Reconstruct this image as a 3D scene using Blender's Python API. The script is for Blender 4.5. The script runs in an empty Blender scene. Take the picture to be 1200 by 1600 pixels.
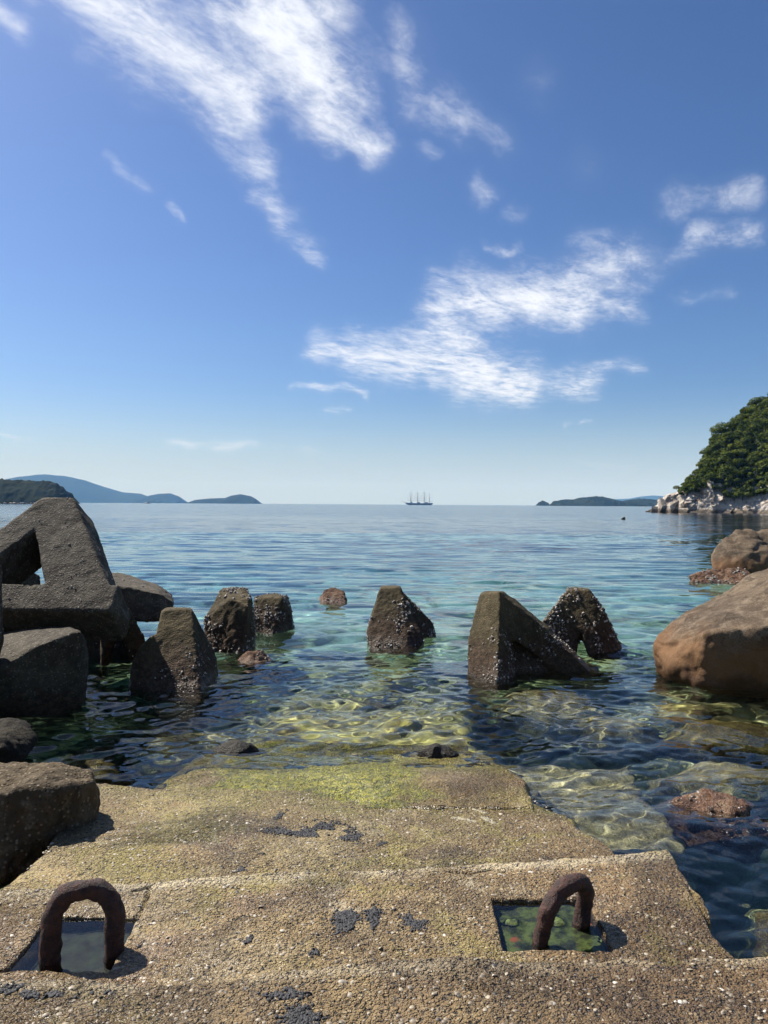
import bpy, bmesh, math, random
import numpy as np
from mathutils import Vector, Matrix

sc = bpy.context.scene
COL = sc.collection
rad = math.radians

# ------------------------------------------------------------------ camera
EYE = 1.70                      # metres above the sea
cam_data = bpy.data.cameras.new('camera')
cam = bpy.data.objects.new('camera', cam_data)
COL.objects.link(cam)
cam_data.sensor_fit = 'VERTICAL'
cam_data.sensor_height = 36.0
cam_data.sensor_width = 27.0
cam_data.lens = 27.0
cam_data.clip_start = 0.05
cam_data.clip_end = 60000
CAM_M = Matrix.Rotation(rad(90 - 0.573), 3, 'X') @ Matrix.Rotation(rad(0.34), 3, 'Z')
cam.location = (0, 0, EYE)
cam.rotation_euler = CAM_M.to_euler()
sc.camera = cam

# ------------------------------------------------------------------ sun and sky
SUN_AZ, SUN_EL = -54.0, 49.0
sun_dir = Vector((math.sin(rad(SUN_AZ)) * math.cos(rad(SUN_EL)), math.cos(rad(SUN_AZ)) * math.cos(rad(SUN_EL)), math.sin(rad(SUN_EL))))
sun_data = bpy.data.lights.new('sun', 'SUN')
sun_data.energy = 5.0
sun_data.angle = rad(0.5)
sun_data.color = (1.0, 0.95, 0.87)
sun_data.cycles.is_caustics_light = True
sun = bpy.data.objects.new('sun', sun_data)
COL.objects.link(sun)
sun.location = (-40, 40, 60)
sun.rotation_euler = sun_dir.to_track_quat('Z', 'Y').to_euler()

sc.view_settings.view_transform = 'Standard'
sc.view_settings.look = 'None'
sc.view_settings.exposure = 0.84
sc.view_settings.gamma = 1.0
sc.view_settings.use_curve_mapping = False
sc.cycles.use_denoising = True
sc.cycles.max_bounces = 7
sc.cycles.diffuse_bounces = 2
sc.cycles.glossy_bounces = 3
sc.cycles.transmission_bounces = 4
sc.cycles.volume_bounces = 0
sc.cycles.transparent_max_bounces = 8
sc.cycles.sample_clamp_direct = 12
sc.cycles.sample_clamp_indirect = 4
sc.cycles.use_adaptive_sampling = True
sc.cycles.adaptive_threshold = 0.02

SKY_STRENGTH = 0.05


# ------------------------------------------------------------------ node helpers
class NT:
    """thin wrapper for building node trees"""
    def __init__(self, tree):
        self.t = tree

    def n(self, kind, **kw):
        nd = self.t.nodes.new(kind)
        for k, v in kw.items():
            setattr(nd, k, v)
        return nd

    def link(self, a, b):
        self.t.links.new(a, b)

    def _in(self, sock, v):
        if v is None:
            return
        if hasattr(v, 'is_output'):
            self.link(v, sock)
        else:
            sock.default_value = v

    def math(self, op, a, b=None, c=None, clamp=False):
        nd = self.n('ShaderNodeMath', operation=op, use_clamp=clamp)
        self._in(nd.inputs[0], a)
        self._in(nd.inputs[1], b)
        self._in(nd.inputs[2], c)
        return nd.outputs[0]

    def vmath(self, op, a, b=None, scale=None):
        nd = self.n('ShaderNodeVectorMath', operation=op)
        self._in(nd.inputs[0], a)
        self._in(nd.inputs[1], b)
        if scale is not None:
            self._in(nd.inputs['Scale'], scale)
        return nd.outputs['Value'] if op in ('LENGTH', 'DOT_PRODUCT', 'DISTANCE') else nd.outputs['Vector']

    def noise(self, vec, scale, detail=4, rough=0.55, dist=0.0):
        nd = self.n('ShaderNodeTexNoise')
        self._in(nd.inputs['Vector'], vec)
        nd.inputs['Scale'].default_value = scale
        nd.inputs['Detail'].default_value = detail
        nd.inputs['Roughness'].default_value = rough
        nd.inputs['Distortion'].default_value = dist
        return nd.outputs['Fac']

    def voronoi(self, vec, scale, feature='F1', rnd=1.0):
        nd = self.n('ShaderNodeTexVoronoi', feature=feature)
        self._in(nd.inputs['Vector'], vec)
        nd.inputs['Scale'].default_value = scale
        nd.inputs['Randomness'].default_value = rnd
        return nd

    def step(self, v, lo, hi, a=0.0, b=1.0):
        nd = self.n('ShaderNodeMapRange', interpolation_type='SMOOTHSTEP')
        self._in(nd.inputs['Value'], v)
        nd.inputs['From Min'].default_value = lo
        nd.inputs['From Max'].default_value = hi
        nd.inputs['To Min'].default_value = a
        nd.inputs['To Max'].default_value = b
        return nd.outputs['Result']

    def mix(self, fac, a, b, blend='MIX'):
        nd = self.n('ShaderNodeMix', data_type='RGBA', blend_type=blend)
        self._in(nd.inputs[0], fac)
        self._in(nd.inputs[6], a if hasattr(a, 'is_output') else (*a, 1))
        self._in(nd.inputs[7], b if hasattr(b, 'is_output') else (*b, 1))
        return nd.outputs[2]

    def sep(self, v):
        nd = self.n('ShaderNodeSeparateXYZ')
        self._in(nd.inputs[0], v)
        return nd.outputs

    def comb(self, x, y, z):
        nd = self.n('ShaderNodeCombineXYZ')
        for s, v in zip(nd.inputs, (x, y, z)):
            self._in(s, v)
        return nd.outputs[0]

    def bump(self, h, strength=0.5, dist=0.01, normal=None):
        nd = self.n('ShaderNodeBump')
        nd.inputs['Strength'].default_value = strength
        nd.inputs['Distance'].default_value = dist
        self._in(nd.inputs['Height'], h)
        if normal is not None:
            self.link(normal, nd.inputs['Normal'])
        return nd.outputs[0]


def new_mat(name):
    m = bpy.data.materials.new(name)
    m.use_nodes = True
    nt = NT(m.node_tree)
    p = m.node_tree.nodes['Principled BSDF']
    geo = nt.n('ShaderNodeNewGeometry')
    return m, nt, p, geo.outputs['Position']


def px_dir(px, py):
    """world direction seen at a pixel of the 1200 x 1600 photograph"""
    d = CAM_M @ Vector(((px - 600) / 1200, (800 - py) / 1200, -1))
    return d


def at(px, py, D):
    """the point D metres ahead of the eye, on the line of sight of a pixel"""
    d = px_dir(px, py)
    return Vector((0, 0, EYE)) + d * (D / d.y)


def on_sea(px, py, z=0.0):
    d = px_dir(px, py)
    return Vector((0, 0, EYE)) + d * ((z - EYE) / d.z)


# ------------------------------------------------------------------ world
world = bpy.data.worlds.new('World')
sc.world = world
world.use_nodes = True
world.cycles.sampling_method = 'MANUAL'
world.cycles.sample_map_resolution = 256
W = NT(world.node_tree)
bg = world.node_tree.nodes['Background']
sky = W.n('ShaderNodeTexSky', sky_type='NISHITA', sun_disc=False)
sky.sun_elevation = rad(SUN_EL)
sky.sun_rotation = rad(SUN_AZ)
sky.altitude = 0
sky.air_density = 1.0
sky.dust_density = 1.0
sky.ozone_density = 5.0
bg.inputs['Strength'].default_value = SKY_STRENGTH
tc = W.n('ShaderNodeTexCoord')
ddir = W.vmath('NORMALIZE', tc.outputs['Generated'])
dx, dy, dz = W.sep(ddir)
dzc = W.math('MAXIMUM', dz, 0.03)
plane = W.comb(W.math('DIVIDE', dx, dzc), W.math('DIVIDE', dy, dzc), 0.0)
# cirrus: soft capsules along measured bands of the cloud layer, broken up by streaky noise
BANDS = [  # px0, py0, px1, py1, half width (px), weight
    (60, -120, 250, 70, 72, 1.2), (200, 20, 370, 150, 60, 1.15), (300, 130, 420, 262, 28, .95),
    (340, -140, 440, 40, 95, 1.5), (430, 30, 520, 150, 60, 1.4), (500, 130, 590, 222, 30, 1.1),
    (410, 300, 440, 345, 22, .85), (435, 345, 492, 398, 20, .85), (160, 245, 232, 302, 13, .55), (272, 318, 294, 338, 9, .55),
    (545, 40, 600, 110, 26, .55), (625, 70, 650, 150, 38, .72), (650, 140, 722, 190, 36, .72), (655, 225, 668, 238, 16, .55),
    (740, 180, 785, 232, 24, .5), (742, 285, 760, 300, 16, .7), (795, 320, 815, 328, 14, .6), (768, 382, 808, 386, 12, .7),
    (1060, 315, 1175, 300, 26, .7), (1090, 368, 1175, 366, 24, .8), (990, 440, 1090, 385, 22, .6), (900, 380, 960, 365, 20, .55),
    (690, 450, 740, 480, 30, .85), (740, 470, 900, 470, 46, 1.25), (860, 450, 990, 410, 44, .85), (880, 490, 985, 478, 26, .85),
    (495, 540, 600, 560, 24, 1.0), (560, 555, 700, 560, 36, 1.1), (700, 500, 730, 580, 44, 1.2), (700, 575, 820, 600, 36, 1.3),
    (800, 605, 920, 600, 24, 1.0), (870, 580, 1000, 572, 14, .7), (565, 510, 595, 508, 9, .7),
    (462, 605, 572, 614, 9, .85), (512, 644, 548, 646, 7, .6), (275, 691, 400, 696, 10, .8), (380, 700, 530, 712, 8, .55), (462, 722, 495, 723, 5, .5),
    (0, 678, 45, 680, 5, .75), (890, 660, 925, 660, 5, .7), (900, 722, 1030, 714, 8, .45), (1060, 475, 1140, 455, 13, .5), (820, 120, 850, 140, 30, .38), (900, 240, 925, 260, 24, .36),
    (0, 10, 30, 30, 24, .8),
]
wn = W.n('ShaderNodeTexNoise')
W.link(W.vmath('SCALE', ddir, scale=1.0), wn.inputs['Vector'])
wn.inputs['Scale'].default_value = 16
wn.inputs['Detail'].default_value = 4
wdir = W.vmath('ADD', ddir, W.vmath('SCALE', W.vmath('SUBTRACT', wn.outputs['Color'], (.5, .5, .5)), scale=.055))
total = None
for (x0, y0, x1, y1, w, wt) in BANDS:
    a = px_dir(x0, y0).normalized()
    b = px_dir(x1, y1).normalized()
    ab = b - a
    da = W.vmath('SUBTRACT', wdir, tuple(a))
    t = W.math('MULTIPLY', W.vmath('DOT_PRODUCT', da, tuple(ab)), 1.0 / max(ab.length_squared, 1e-9), clamp=True)
    q = W.vmath('SUBTRACT', da, W.vmath('SCALE', tuple(ab), scale=t))
    dist = W.vmath('LENGTH', q)
    s = px_dir((x0 + x1) / 2, (y0 + y1) / 2).length
    wid = w / 1200 / s
    v = W.step(dist, wid * -0.4, wid * 2.3, wt, 0.0)
    total = v if total is None else W.math('SMOOTH_MAX', total, v, 0.12)
# the same layer goes on overhead and behind
far_cirrus = W.math('MULTIPLY', W.step(W.noise(plane, 0.55, 3, .5), .5, .72), W.step(dy, 0.25, 0.05))
far_cirrus = W.math('MULTIPLY', far_cirrus, W.step(dz, 0.04, 0.2))
total = W.math('MAXIMUM', total, W.math('MULTIPLY', far_cirrus, .9))
# streaks: noise drawn out along the wind
wa = rad(61)
u_ = W.math('ADD', W.math('MULTIPLY', W.sep(plane)[0], math.cos(wa)), W.math('MULTIPLY', W.sep(plane)[1], math.sin(wa)))
v_ = W.math('SUBTRACT', W.math('MULTIPLY', W.sep(plane)[1], math.cos(wa)), W.math('MULTIPLY', W.sep(plane)[0], math.sin(wa)))
streak = W.noise(W.comb(W.math('MULTIPLY', u_, 3.6), W.math('MULTIPLY', v_, 8.5), 0.0), 1.0, 9, .66, .5)
puff = W.noise(W.comb(W.math('MULTIPLY', u_, 20.0), W.math('MULTIPLY', v_, 28.0), 3.0), 1.0, 7, .7, .6)
big = W.noise(plane, 3.0, 5, .6, .4)
tex = W.math('ADD', W.math('MULTIPLY', streak, .55), W.math('ADD', W.math('MULTIPLY', puff, .27), W.math('MULTIPLY', big, .35)))
fib = W.noise(W.comb(W.math('MULTIPLY', u_, 12.0), W.math('MULTIPLY', v_, 48.0), 7.0), 1.0, 5, .65, .5)
tex = W.math('ADD', W.math('MULTIPLY', tex, .93), W.math('MULTIPLY', fib, .08))
texn = W.math('MULTIPLY', W.math('SUBTRACT', tex, .44), 3.1)
dens = W.math('MULTIPLY', total, W.math('ADD', .34, W.math('MULTIPLY', texn, .80)))
dens = W.step(dens, .14, 1.08)
veil = W.math('MULTIPLY', W.step(total, 0.0, 1.3), .14)
cover = W.math('MAXIMUM', W.math('MULTIPLY', dens, .97), veil)
# deep clear-day blue: a touch more contrast and saturation than the bare model
deep = W.vmath('SCALE', sky.outputs[0], scale=.16)
gam = W.n('ShaderNodeGamma')
W.link(deep, gam.inputs[0])
gam.inputs[1].default_value = 1.22
deep = W.vmath('MULTIPLY', gam.outputs[0], (.95 / .16, 1.03 / .16, 1.20 / .16))
# pale sea air low over the horizon, all round
deep = W.mix(W.math('MULTIPLY', W.math('POWER', W.step(dz, .17, -.01), 1.5), .85), deep, (7.0, 8.4, 9.2))
cl = W.mix(cover, deep, (11.0, 11.4, 12.2))
W.link(cl, bg.inputs['Color'])


# ------------------------------------------------------------------ noise in numpy
def _hash(ix, iy, iz, seed):
    h = (ix * 374761393 + iy * 668265263 + iz * 2147483647 + seed * 1274126177) & 0xFFFFFFFF
    h = ((h ^ (h >> 13)) * 1274126177) & 0xFFFFFFFF
    h = ((h ^ (h >> 16)) * 2246822519) & 0xFFFFFFFF
    return ((h ^ (h >> 15)) & 0xFFFF) / 65535.0


def vnoise(P, seed=0):
    P = np.asarray(P, dtype=np.float64)
    F = np.floor(P)
    f = P - F
    I = F.astype(np.int64)
    w = f * f * f * (f * (f * 6 - 15) + 10)
    out = 0
    for cx in (0, 1):
        for cy in (0, 1):
            for cz in (0, 1):
                g = _hash(I[:, 0] + cx, I[:, 1] + cy, I[:, 2] + cz, seed)
                out = out + g * (w[:, 0] if cx else 1 - w[:, 0]) * (w[:, 1] if cy else 1 - w[:, 1]) * (w[:, 2] if cz else 1 - w[:, 2])
    return out * 2 - 1


def fbm(P, scale=1.0, octaves=4, seed=0, gain=0.5, ridged=False):
    P = np.asarray(P, dtype=np.float64) * scale
    a, s, tot = 1.0, 0.0, 0.0
    for o in range(octaves):
        v = vnoise(P + 17.3 * o, seed + o)
        if ridged:
            v = 1 - 2 * np.abs(v)
        s = s + a * v
        tot += a
        a *= gain
        P = P * 2.03
    return s / tot


def fbm2(x, y, scale=1.0, octaves=4, seed=0, gain=.5, ridged=False):
    sh = np.shape(x)
    P = np.stack([np.ravel(x), np.ravel(y), np.full(np.size(x), 3.7)], -1)
    return fbm(P, scale, octaves, seed, gain, ridged).reshape(sh)


def sstep(x, a, b):
    t = np.clip((x - a) / (b - a), 0, 1)
    return t * t * (3 - 2 * t)


# ------------------------------------------------------------------ mesh helpers
def mesh_np(name, V, F, smooth=True):
    """mesh from arrays; F is an (n, 3) or (n, 4) index array"""
    V = np.asarray(V, dtype=np.float32)
    F = np.asarray(F, dtype=np.int32)
    k = F.shape[1]
    me = bpy.data.meshes.new(name)
    me.vertices.add(len(V))
    me.vertices.foreach_set('co', V.ravel())
    me.loops.add(F.size)
    me.loops.foreach_set('vertex_index', F.ravel())
    me.polygons.add(len(F))
    me.polygons.foreach_set('loop_start', np.arange(0, F.size, k, dtype=np.int32))
    me.polygons.foreach_set('loop_total', np.full(len(F), k, dtype=np.int32))
    me.polygons.foreach_set('use_smooth', np.full(len(F), smooth, dtype=bool))
    me.update(calc_edges=True)
    me.validate()
    return me


def grid_faces(nr, nc):
    i = np.arange(nr * nc).reshape(nr, nc)
    return np.stack([i[:-1, :-1], i[:-1, 1:], i[1:, 1:], i[1:, :-1]], -1).reshape(-1, 4)


def link(name, me, mat=None, parent=None, receiver=False):
    o = bpy.data.objects.new(name, me)
    COL.objects.link(o)
    if mat is not None and me is not None:
        me.materials.append(mat)
    if parent is not None:
        o.parent = parent
        o.matrix_parent_inverse = Matrix.Translation(-Vector(parent.location))
    if receiver:
        o.cycles.is_caustics_receiver = True
    return o


def tag(o, label=None, cat=None, group=None, kind=None):
    if label:
        o['label'] = label
    if cat:
        o['category'] = cat
    if group:
        o['group'] = group
    if kind:
        o['kind'] = kind
    return o


def set_origin(o, p):
    """move the object's origin to p, the mesh staying where it is"""
    p = Vector(p)
    o.data.transform(Matrix.Translation(-p))
    o.location = p


def empty(name, loc=(0, 0, 0)):
    o = bpy.data.objects.new(name, None)
    COL.objects.link(o)
    o.location = loc
    o.empty_display_size = .2
    return o


def hull_into(bm, pts):
    vs = [bm.verts.new(p) for p in pts]
    r = bmesh.ops.convex_hull(bm, input=vs)
    junk = list({e for k in ('geom_interior', 'geom_unused') for e in r[k] if isinstance(e, bmesh.types.BMVert) and e.is_valid})
    if junk:
        bmesh.ops.delete(bm, geom=junk, context='VERTS')


def arrays(me):
    V = np.empty(len(me.vertices) * 3)
    me.vertices.foreach_get('co', V)
    me.calc_loop_triangles()
    T = np.empty(len(me.loop_triangles) * 3, dtype=np.int32)
    me.loop_triangles.foreach_get('vertices', T)
    return V.reshape(-1, 3), T.reshape(-1, 3)


def vnormals(V, T):
    fn = np.cross(V[T[:, 1]] - V[T[:, 0]], V[T[:, 2]] - V[T[:, 0]])
    N = np.zeros_like(V)
    for k in range(3):
        np.add.at(N, T[:, k], fn)
    return N / np.maximum(np.linalg.norm(N, axis=1, keepdims=True), 1e-12)


def solid(hulls, voxel=.03, smooth=3, amp=.012, scale=4.0, seed=0, rough=.006, rscale=22., ridged=0.0, rdscale=2.0, crack=None):
    """hulls joined into one skin, edges worn round and the surface weathered; returns V, T"""
    bm = bmesh.new()
    for pts in hulls:
        hull_into(bm, pts)
    bmesh.ops.recalc_face_normals(bm, faces=bm.faces)
    tmp = bpy.data.meshes.new('tmp')
    bm.to_mesh(tmp)
    bm.free()
    ob = bpy.data.objects.new('tmp', tmp)
    COL.objects.link(ob)
    md = ob.modifiers.new('r', 'REMESH')
    md.mode = 'VOXEL'
    md.voxel_size = voxel
    if smooth:
        ms = ob.modifiers.new('s', 'SMOOTH')
        ms.iterations = smooth
        ms.factor = .5
    dg = bpy.context.evaluated_depsgraph_get()
    me = bpy.data.meshes.new_from_object(ob.evaluated_get(dg))
    V, T = arrays(me)
    bpy.data.objects.remove(ob)
    bpy.data.meshes.remove(tmp)
    bpy.data.meshes.remove(me)
    N = vnormals(V, T)
    d = amp * fbm(V, scale, 4, seed) + rough * fbm(V, rscale, 3, seed + 50)
    if ridged:
        r = fbm(V * np.array([1, 1, 1.4]), rdscale, 3, seed + 90, ridged=True)
        d = d - ridged * np.clip(r - .45, 0, 1)
    if crack:
        for q in range(4):
            cv = fbm(V * np.array([1.0, .6, 1.3]) + 9 * q, crack[2], 3, seed + 120 + q)
            d = d - crack[0] * np.exp(-(cv / crack[1]) ** 2) * sstep(fbm(V, .9, 2, seed + 140 + q), -.2, .1)
    V = V + N * d[:, None]
    return V, T


def cones(V, T, n, rng, zlo, zhi, rlo, rhi, patch=0.0, seed=0, aspect=(.45, .9), want=None):
    """little limpet and barnacle cones sitting on a skin; returns V, F"""
    A, B, C = V[T[:, 0]], V[T[:, 1]], V[T[:, 2]]
    cr = np.cross(B - A, C - A)
    ar = np.linalg.norm(cr, axis=1)
    cz = (A[:, 2] + B[:, 2] + C[:, 2]) / 3
    w = ar * (sstep(cz, zlo - .08, zlo + .05)) * (1 - sstep(cz, zhi - .15, zhi + .12))
    cen = (A + B + C) / 3
    if patch:
        w = w * np.clip(.15 + 1.8 * patch * fbm(cen, 4.5, 3, seed + 7), 0.015, 2)
    if want is not None:
        w = w * want(cen)
    if w.sum() <= 0:
        return None
    idx = rng.choice(len(T), n, p=w / w.sum())
    r1, r2 = rng.random((n, 1)), rng.random((n, 1))
    s = np.sqrt(r1)
    P = A[idx] * (1 - s) + B[idx] * (s * (1 - r2)) + C[idx] * (s * r2)
    Nn = cr[idx] / np.maximum(ar[idx][:, None], 1e-12)
    t = np.cross(Nn, rng.normal(size=(n, 3)))
    t /= np.maximum(np.linalg.norm(t, axis=1, keepdims=True), 1e-9)
    b = np.cross(Nn, t)
    R = rlo * .7 + (rhi - rlo * .7) * rng.random((n, 1)) ** 3.2
    H = R * (aspect[0] + (aspect[1] - aspect[0]) * rng.random((n, 1)))
    k = 6
    VV, FF = [], []
    el = .7 + .3 * rng.random((n, 1))
    for ring, (rr, hh) in enumerate(((1.0, -.25), (.62, .75), (.28, 1.0))):
        for j in range(k):
            a = 2 * math.pi * j / k
            jit = 1 + .18 * rng.normal(size=(n, 1))
            VV.append(P + t * (R * rr * math.cos(a) * jit) + b * (R * rr * math.sin(a) * el * jit) + Nn * (H * hh))
    VV = np.stack(VV, 1)            # n, 18, 3
    base = (np.arange(n) * 18)[:, None]
    quads = []
    for ring in (0, 1):
        for j in range(k):
            j2 = (j + 1) % k
            quads.append(np.concatenate([base + ring * k + j, base + ring * k + j2, base + ring * k + k + j2, base + ring * k + k + j], 1))
    quads.append(np.concatenate([base + 12, base + 13, base + 14, base + 15], 1))
    quads.append(np.concatenate([base + 12, base + 15, base + 16, base + 17], 1))
    return VV.reshape(-1, 3), np.concatenate(quads)


def lumps(P, N, R, rng, flat=.55, elong=1.0):
    """small rounded stones at points P: 14 vertices each; returns V, F(tris)"""
    n = len(P)
    t = np.cross(N, rng.normal(size=(n, 3)))
    t /= np.maximum(np.linalg.norm(t, axis=1, keepdims=True), 1e-9)
    b = np.cross(N, t)
    rings = [(.0, 1.0, 1), (.78, .55, 6), (.95, -.25, 6)]
    VV = []
    for rr, hh, k in rings:
        for j in range(k):
            a = 2 * math.pi * j / k + .4 * hh
            jit = 1 + .16 * rng.normal(size=(n, 1))
            VV.append(P + t * (R * rr * elong * math.cos(a) * jit) + b * (R * rr * math.sin(a) * jit) + N * (R * flat * hh * (1 + .15 * rng.normal(size=(n, 1)))))
    VV = np.stack(VV, 1)
    F = []
    for j in range(6):
        j2 = (j + 1) % 6
        F += [(0, 1 + j, 1 + j2), (1 + j, 7 + j, 7 + j2), (1 + j, 7 + j2, 1 + j2)]
    F = np.array(F)
    FF = (F[None] + (np.arange(n) * 13)[:, None, None]).reshape(-1, 3)
    return VV.reshape(-1, 3), FF


# ------------------------------------------------------------------ materials
def concrete_mat(name, dark, mid, light, algae_top=.32, algae=(.036, .023, .015), green=0.0, grain=70., speck=.5, rough=.85, bump=.6, wet=.12):
    m, t, p, pos = new_mat(name)
    n1 = t.noise(pos, 2.2, 6, .6, .3)
    n2 = t.noise(pos, 14, 5, .65)
    n3 = t.noise(pos, grain, 3, .7)
    c = t.mix(t.step(n1, .3, .7), dark, mid)
    c = t.mix(t.math('MULTIPLY', t.step(n2, .45, .75), .55), c, light)
    zs_ = t.vmath('MULTIPLY', pos, (7.0, 7.0, .9))
    c = t.mix(t.math('MULTIPLY', t.step(t.noise(zs_, 1.0, 4, .6, .3), .52, .68), .5), c, tuple(x * .45 for x in dark))
    v = t.voronoi(pos, grain)
    tone = t.sep(v.outputs['Color'])
    pe = t.math('MULTIPLY', t.step(v.outputs['Distance'], .55, .2), t.step(tone[0], .62, .9))
    c = t.mix(t.math('MULTIPLY', pe, speck), c, tuple(min(1, x * 1.6 + .03) for x in light))
    pit = t.math('MULTIPLY', t.step(v.outputs['Distance'], .5, .15), t.step(tone[1], .75, .92))
    c = t.mix(t.math('MULTIPLY', pit, .75), c, tuple(x * .35 for x in dark))
    if green:
        g = t.math('MULTIPLY', t.step(t.noise(pos, 1.6, 5, .6, .5), .48, .66), green)
        c = t.mix(g, c, (.12, .115, .03))
    z = t.sep(pos)[2]
    zz = t.math('ADD', z, t.math('MULTIPLY', t.math('SUBTRACT', t.noise(pos, 3.5, 4, .6), .5), .45))
    band = t.step(zz, algae_top + .1, algae_top - .14)
    ac = t.mix(t.step(t.noise(pos, 26, 4, .7), .4, .65), algae, tuple(x * 2.6 for x in algae))
    c = t.mix(t.math('MULTIPLY', band, .85), c, ac)
    t.link(c, p.inputs['Base Color'])
    wetf = t.step(t.sep(pos)[2], wet + .02, wet - .08)
    t.link(t.math('SUBTRACT', rough, t.math('MULTIPLY', wetf, .45)), p.inputs['Roughness'])
    p.inputs['Specular IOR Level'].default_value = .16
    h = t.math('ADD', t.math('MULTIPLY', n3, .55), t.math('ADD', t.math('MULTIPLY', n2, .7), t.math('MULTIPLY', t.step(v.outputs['Distance'], .6, .1), .35)))
    h = t.math('SUBTRACT', h, t.math('MULTIPLY', pit, .5))
    t.link(t.bump(h, bump, .016), p.inputs['Normal'])
    return m


M_block = concrete_mat('weathered_concrete', (.040, .034, .026), (.078, .067, .05), (.165, .145, .112), grain=55, algae_top=.14)
M_block_low = concrete_mat('tidal_concrete', (.036, .028, .014), (.075, .058, .029), (.13, .103, .056), algae_top=.33, grain=55, speck=.35)
M_near_block = concrete_mat('rough_brown_concrete', (.05, .037, .022), (.105, .078, .045), (.20, .16, .105), algae_top=.02, grain=60, bump=.8)


def landing_mat(name='sea_washed_concrete', moss=False, tint=(1.0, .92, .70), lime_k=.5, shift=0.0):
    """walked-on sea-washed concrete: exposed stones, pits, algae film, pale lime"""
    m, t, p, pos0 = new_mat(name)
    pos = t.vmath('ADD', pos0, (shift, shift * .7, 0))
    n1 = t.noise(pos, 1.3, 6, .6, .4)
    n2 = t.noise(pos, 9, 5, .65)
    n3 = t.noise(pos, 95, 3, .7)
    x, y, z = t.sep(pos0)
    c = t.mix(t.step(n1, .35, .66), (.12, .08, .036), (.25, .186, .09))
    c = t.mix(t.math('MULTIPLY', t.step(n2, .48, .74), .55), c, (.40, .325, .19))
    # greyer worn-smooth places and pinkish-brown weathered ones
    pt = t.noise(pos, .85, 3, .5, .9)
    c = t.mix(t.math('MULTIPLY', t.step(pt, .50, .60), .5), c, (.27, .225, .145))
    c = t.mix(t.math('MULTIPLY', t.step(t.math('ADD', pt, t.math('MULTIPLY', x, .10)), .40, .27), .6), c, (.20, .13, .085))
    # browner towards the right-hand side, where the iron stains are
    rust = t.math('MULTIPLY', t.step(t.math('ADD', x, t.math('MULTIPLY', t.math('SUBTRACT', n1, .5), 1.9)), .1, .85), .72)
    c = t.mix(rust, c, (.135, .082, .036))
    # olive algae film
    gn = t.noise(pos, 2.1, 5, .62, .6)
    gy = t.step(y, 3.0, 3.7)
    g = t.math('MULTIPLY', t.step(t.math('ADD', gn, t.math('MULTIPLY', gy, .07)), .53, .68), .7)
    c = t.mix(g, c, (.21, .185, .045))
    low = t.math('ADD', z, t.math('MULTIPLY', t.math('SUBTRACT', t.noise(pos, 5, 4, .6), .5), .05))
    c = t.mix(t.math('MULTIPLY', t.step(low, .055, .0), .85), c, t.mix(t.step(t.noise(pos, 18, 4, .6), .4, .65), (.10, .105, .012), (.23, .21, .03)))
    if moss:
        edge_ = t.math('ADD', x, t.math('MULTIPLY', t.math('SUBTRACT', t.noise(pos, 4, 4, .6), .5), 1.1))
        gm = t.math('MULTIPLY', t.step(edge_, .32, .05), t.step(edge_, -1.15, -.95))
        gcol = t.mix(t.step(t.noise(pos, 22, 5, .7), .38, .66), (.09, .115, .010), (.34, .34, .03))
        c = t.mix(t.math('MULTIPLY', gm, .92), c, gcol)
    # lime along the slab joints, its pale colour also painting in the sunlit step lips
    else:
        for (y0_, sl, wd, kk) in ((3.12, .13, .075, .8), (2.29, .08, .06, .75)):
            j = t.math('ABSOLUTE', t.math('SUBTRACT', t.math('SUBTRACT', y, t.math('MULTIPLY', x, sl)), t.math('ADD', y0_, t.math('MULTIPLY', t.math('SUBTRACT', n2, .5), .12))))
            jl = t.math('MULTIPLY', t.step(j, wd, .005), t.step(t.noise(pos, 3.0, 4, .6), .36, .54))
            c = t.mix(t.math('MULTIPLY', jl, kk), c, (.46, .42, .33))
        # pale droppings smeared on the lower slab
        for (ax, ay, bx, by, wd) in ((716, 1238, 758, 1252, .022), (712, 1262, 738, 1270, .03), (755, 1262, 772, 1275, .03), (690, 1236, 704, 1238, .014)):
            a_, b_ = on_sea(ax, ay, .1), on_sea(bx, by, .1)
            ab_ = b_ - a_
            ab_.z = 0
            dd = t.vmath('SUBTRACT', t.comb(x, y, 0.0), (a_.x, a_.y, 0))
            tt = t.math('MULTIPLY', t.vmath('DOT_PRODUCT', dd, tuple(ab_)), 1 / ab_.length_squared, clamp=True)
            ds = t.vmath('LENGTH', t.vmath('SUBTRACT', dd, t.vmath('SCALE', tuple(ab_), scale=tt)))
            fc = t.math('MULTIPLY', t.step(t.math('ADD', ds, t.math('MULTIPLY', t.math('SUBTRACT', t.noise(pos, 60, 4, .7), .5), wd * 2)), wd * .9, wd * .3), .75)
            c = t.mix(fc, c, (.62, .60, .56))
    # stones of the mix, two sizes
    for sc_, lo, k in ((70., .66, .8), (150., .58, .65)):
        v = t.voronoi(pos, sc_)
        tr, tg, tb = t.sep(v.outputs['Color'])
        st = t.step(v.outputs['Distance'], .62, .3)
        c = t.mix(t.math('MULTIPLY', t.math('MULTIPLY', st, t.step(tr, lo, .95)), k * .75), c, t.mix(tb, (.36, .29, .17), (.60, .54, .43)))
        c = t.mix(t.math('MULTIPLY', t.math('MULTIPLY', st, t.step(tg, .60, .84)), k), c, (.022, .017, .012))
        if sc_ == 70.:
            h1, pit = st, t.math('MULTIPLY', st, t.step(tg, .66, .9))
        else:
            h2 = st
    # lime bloom
    lime = t.math('MULTIPLY', t.step(t.noise(pos, 3.4, 7, .72, .8), .57, .72), lime_k)
    c = t.mix(lime, c, (.42, .39, .33))
    c = t.mix(1.0, c, tint, 'MULTIPLY')
    wet = t.step(t.noise(pos, 1.25, 5, .62, .5), .47, .60)
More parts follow.
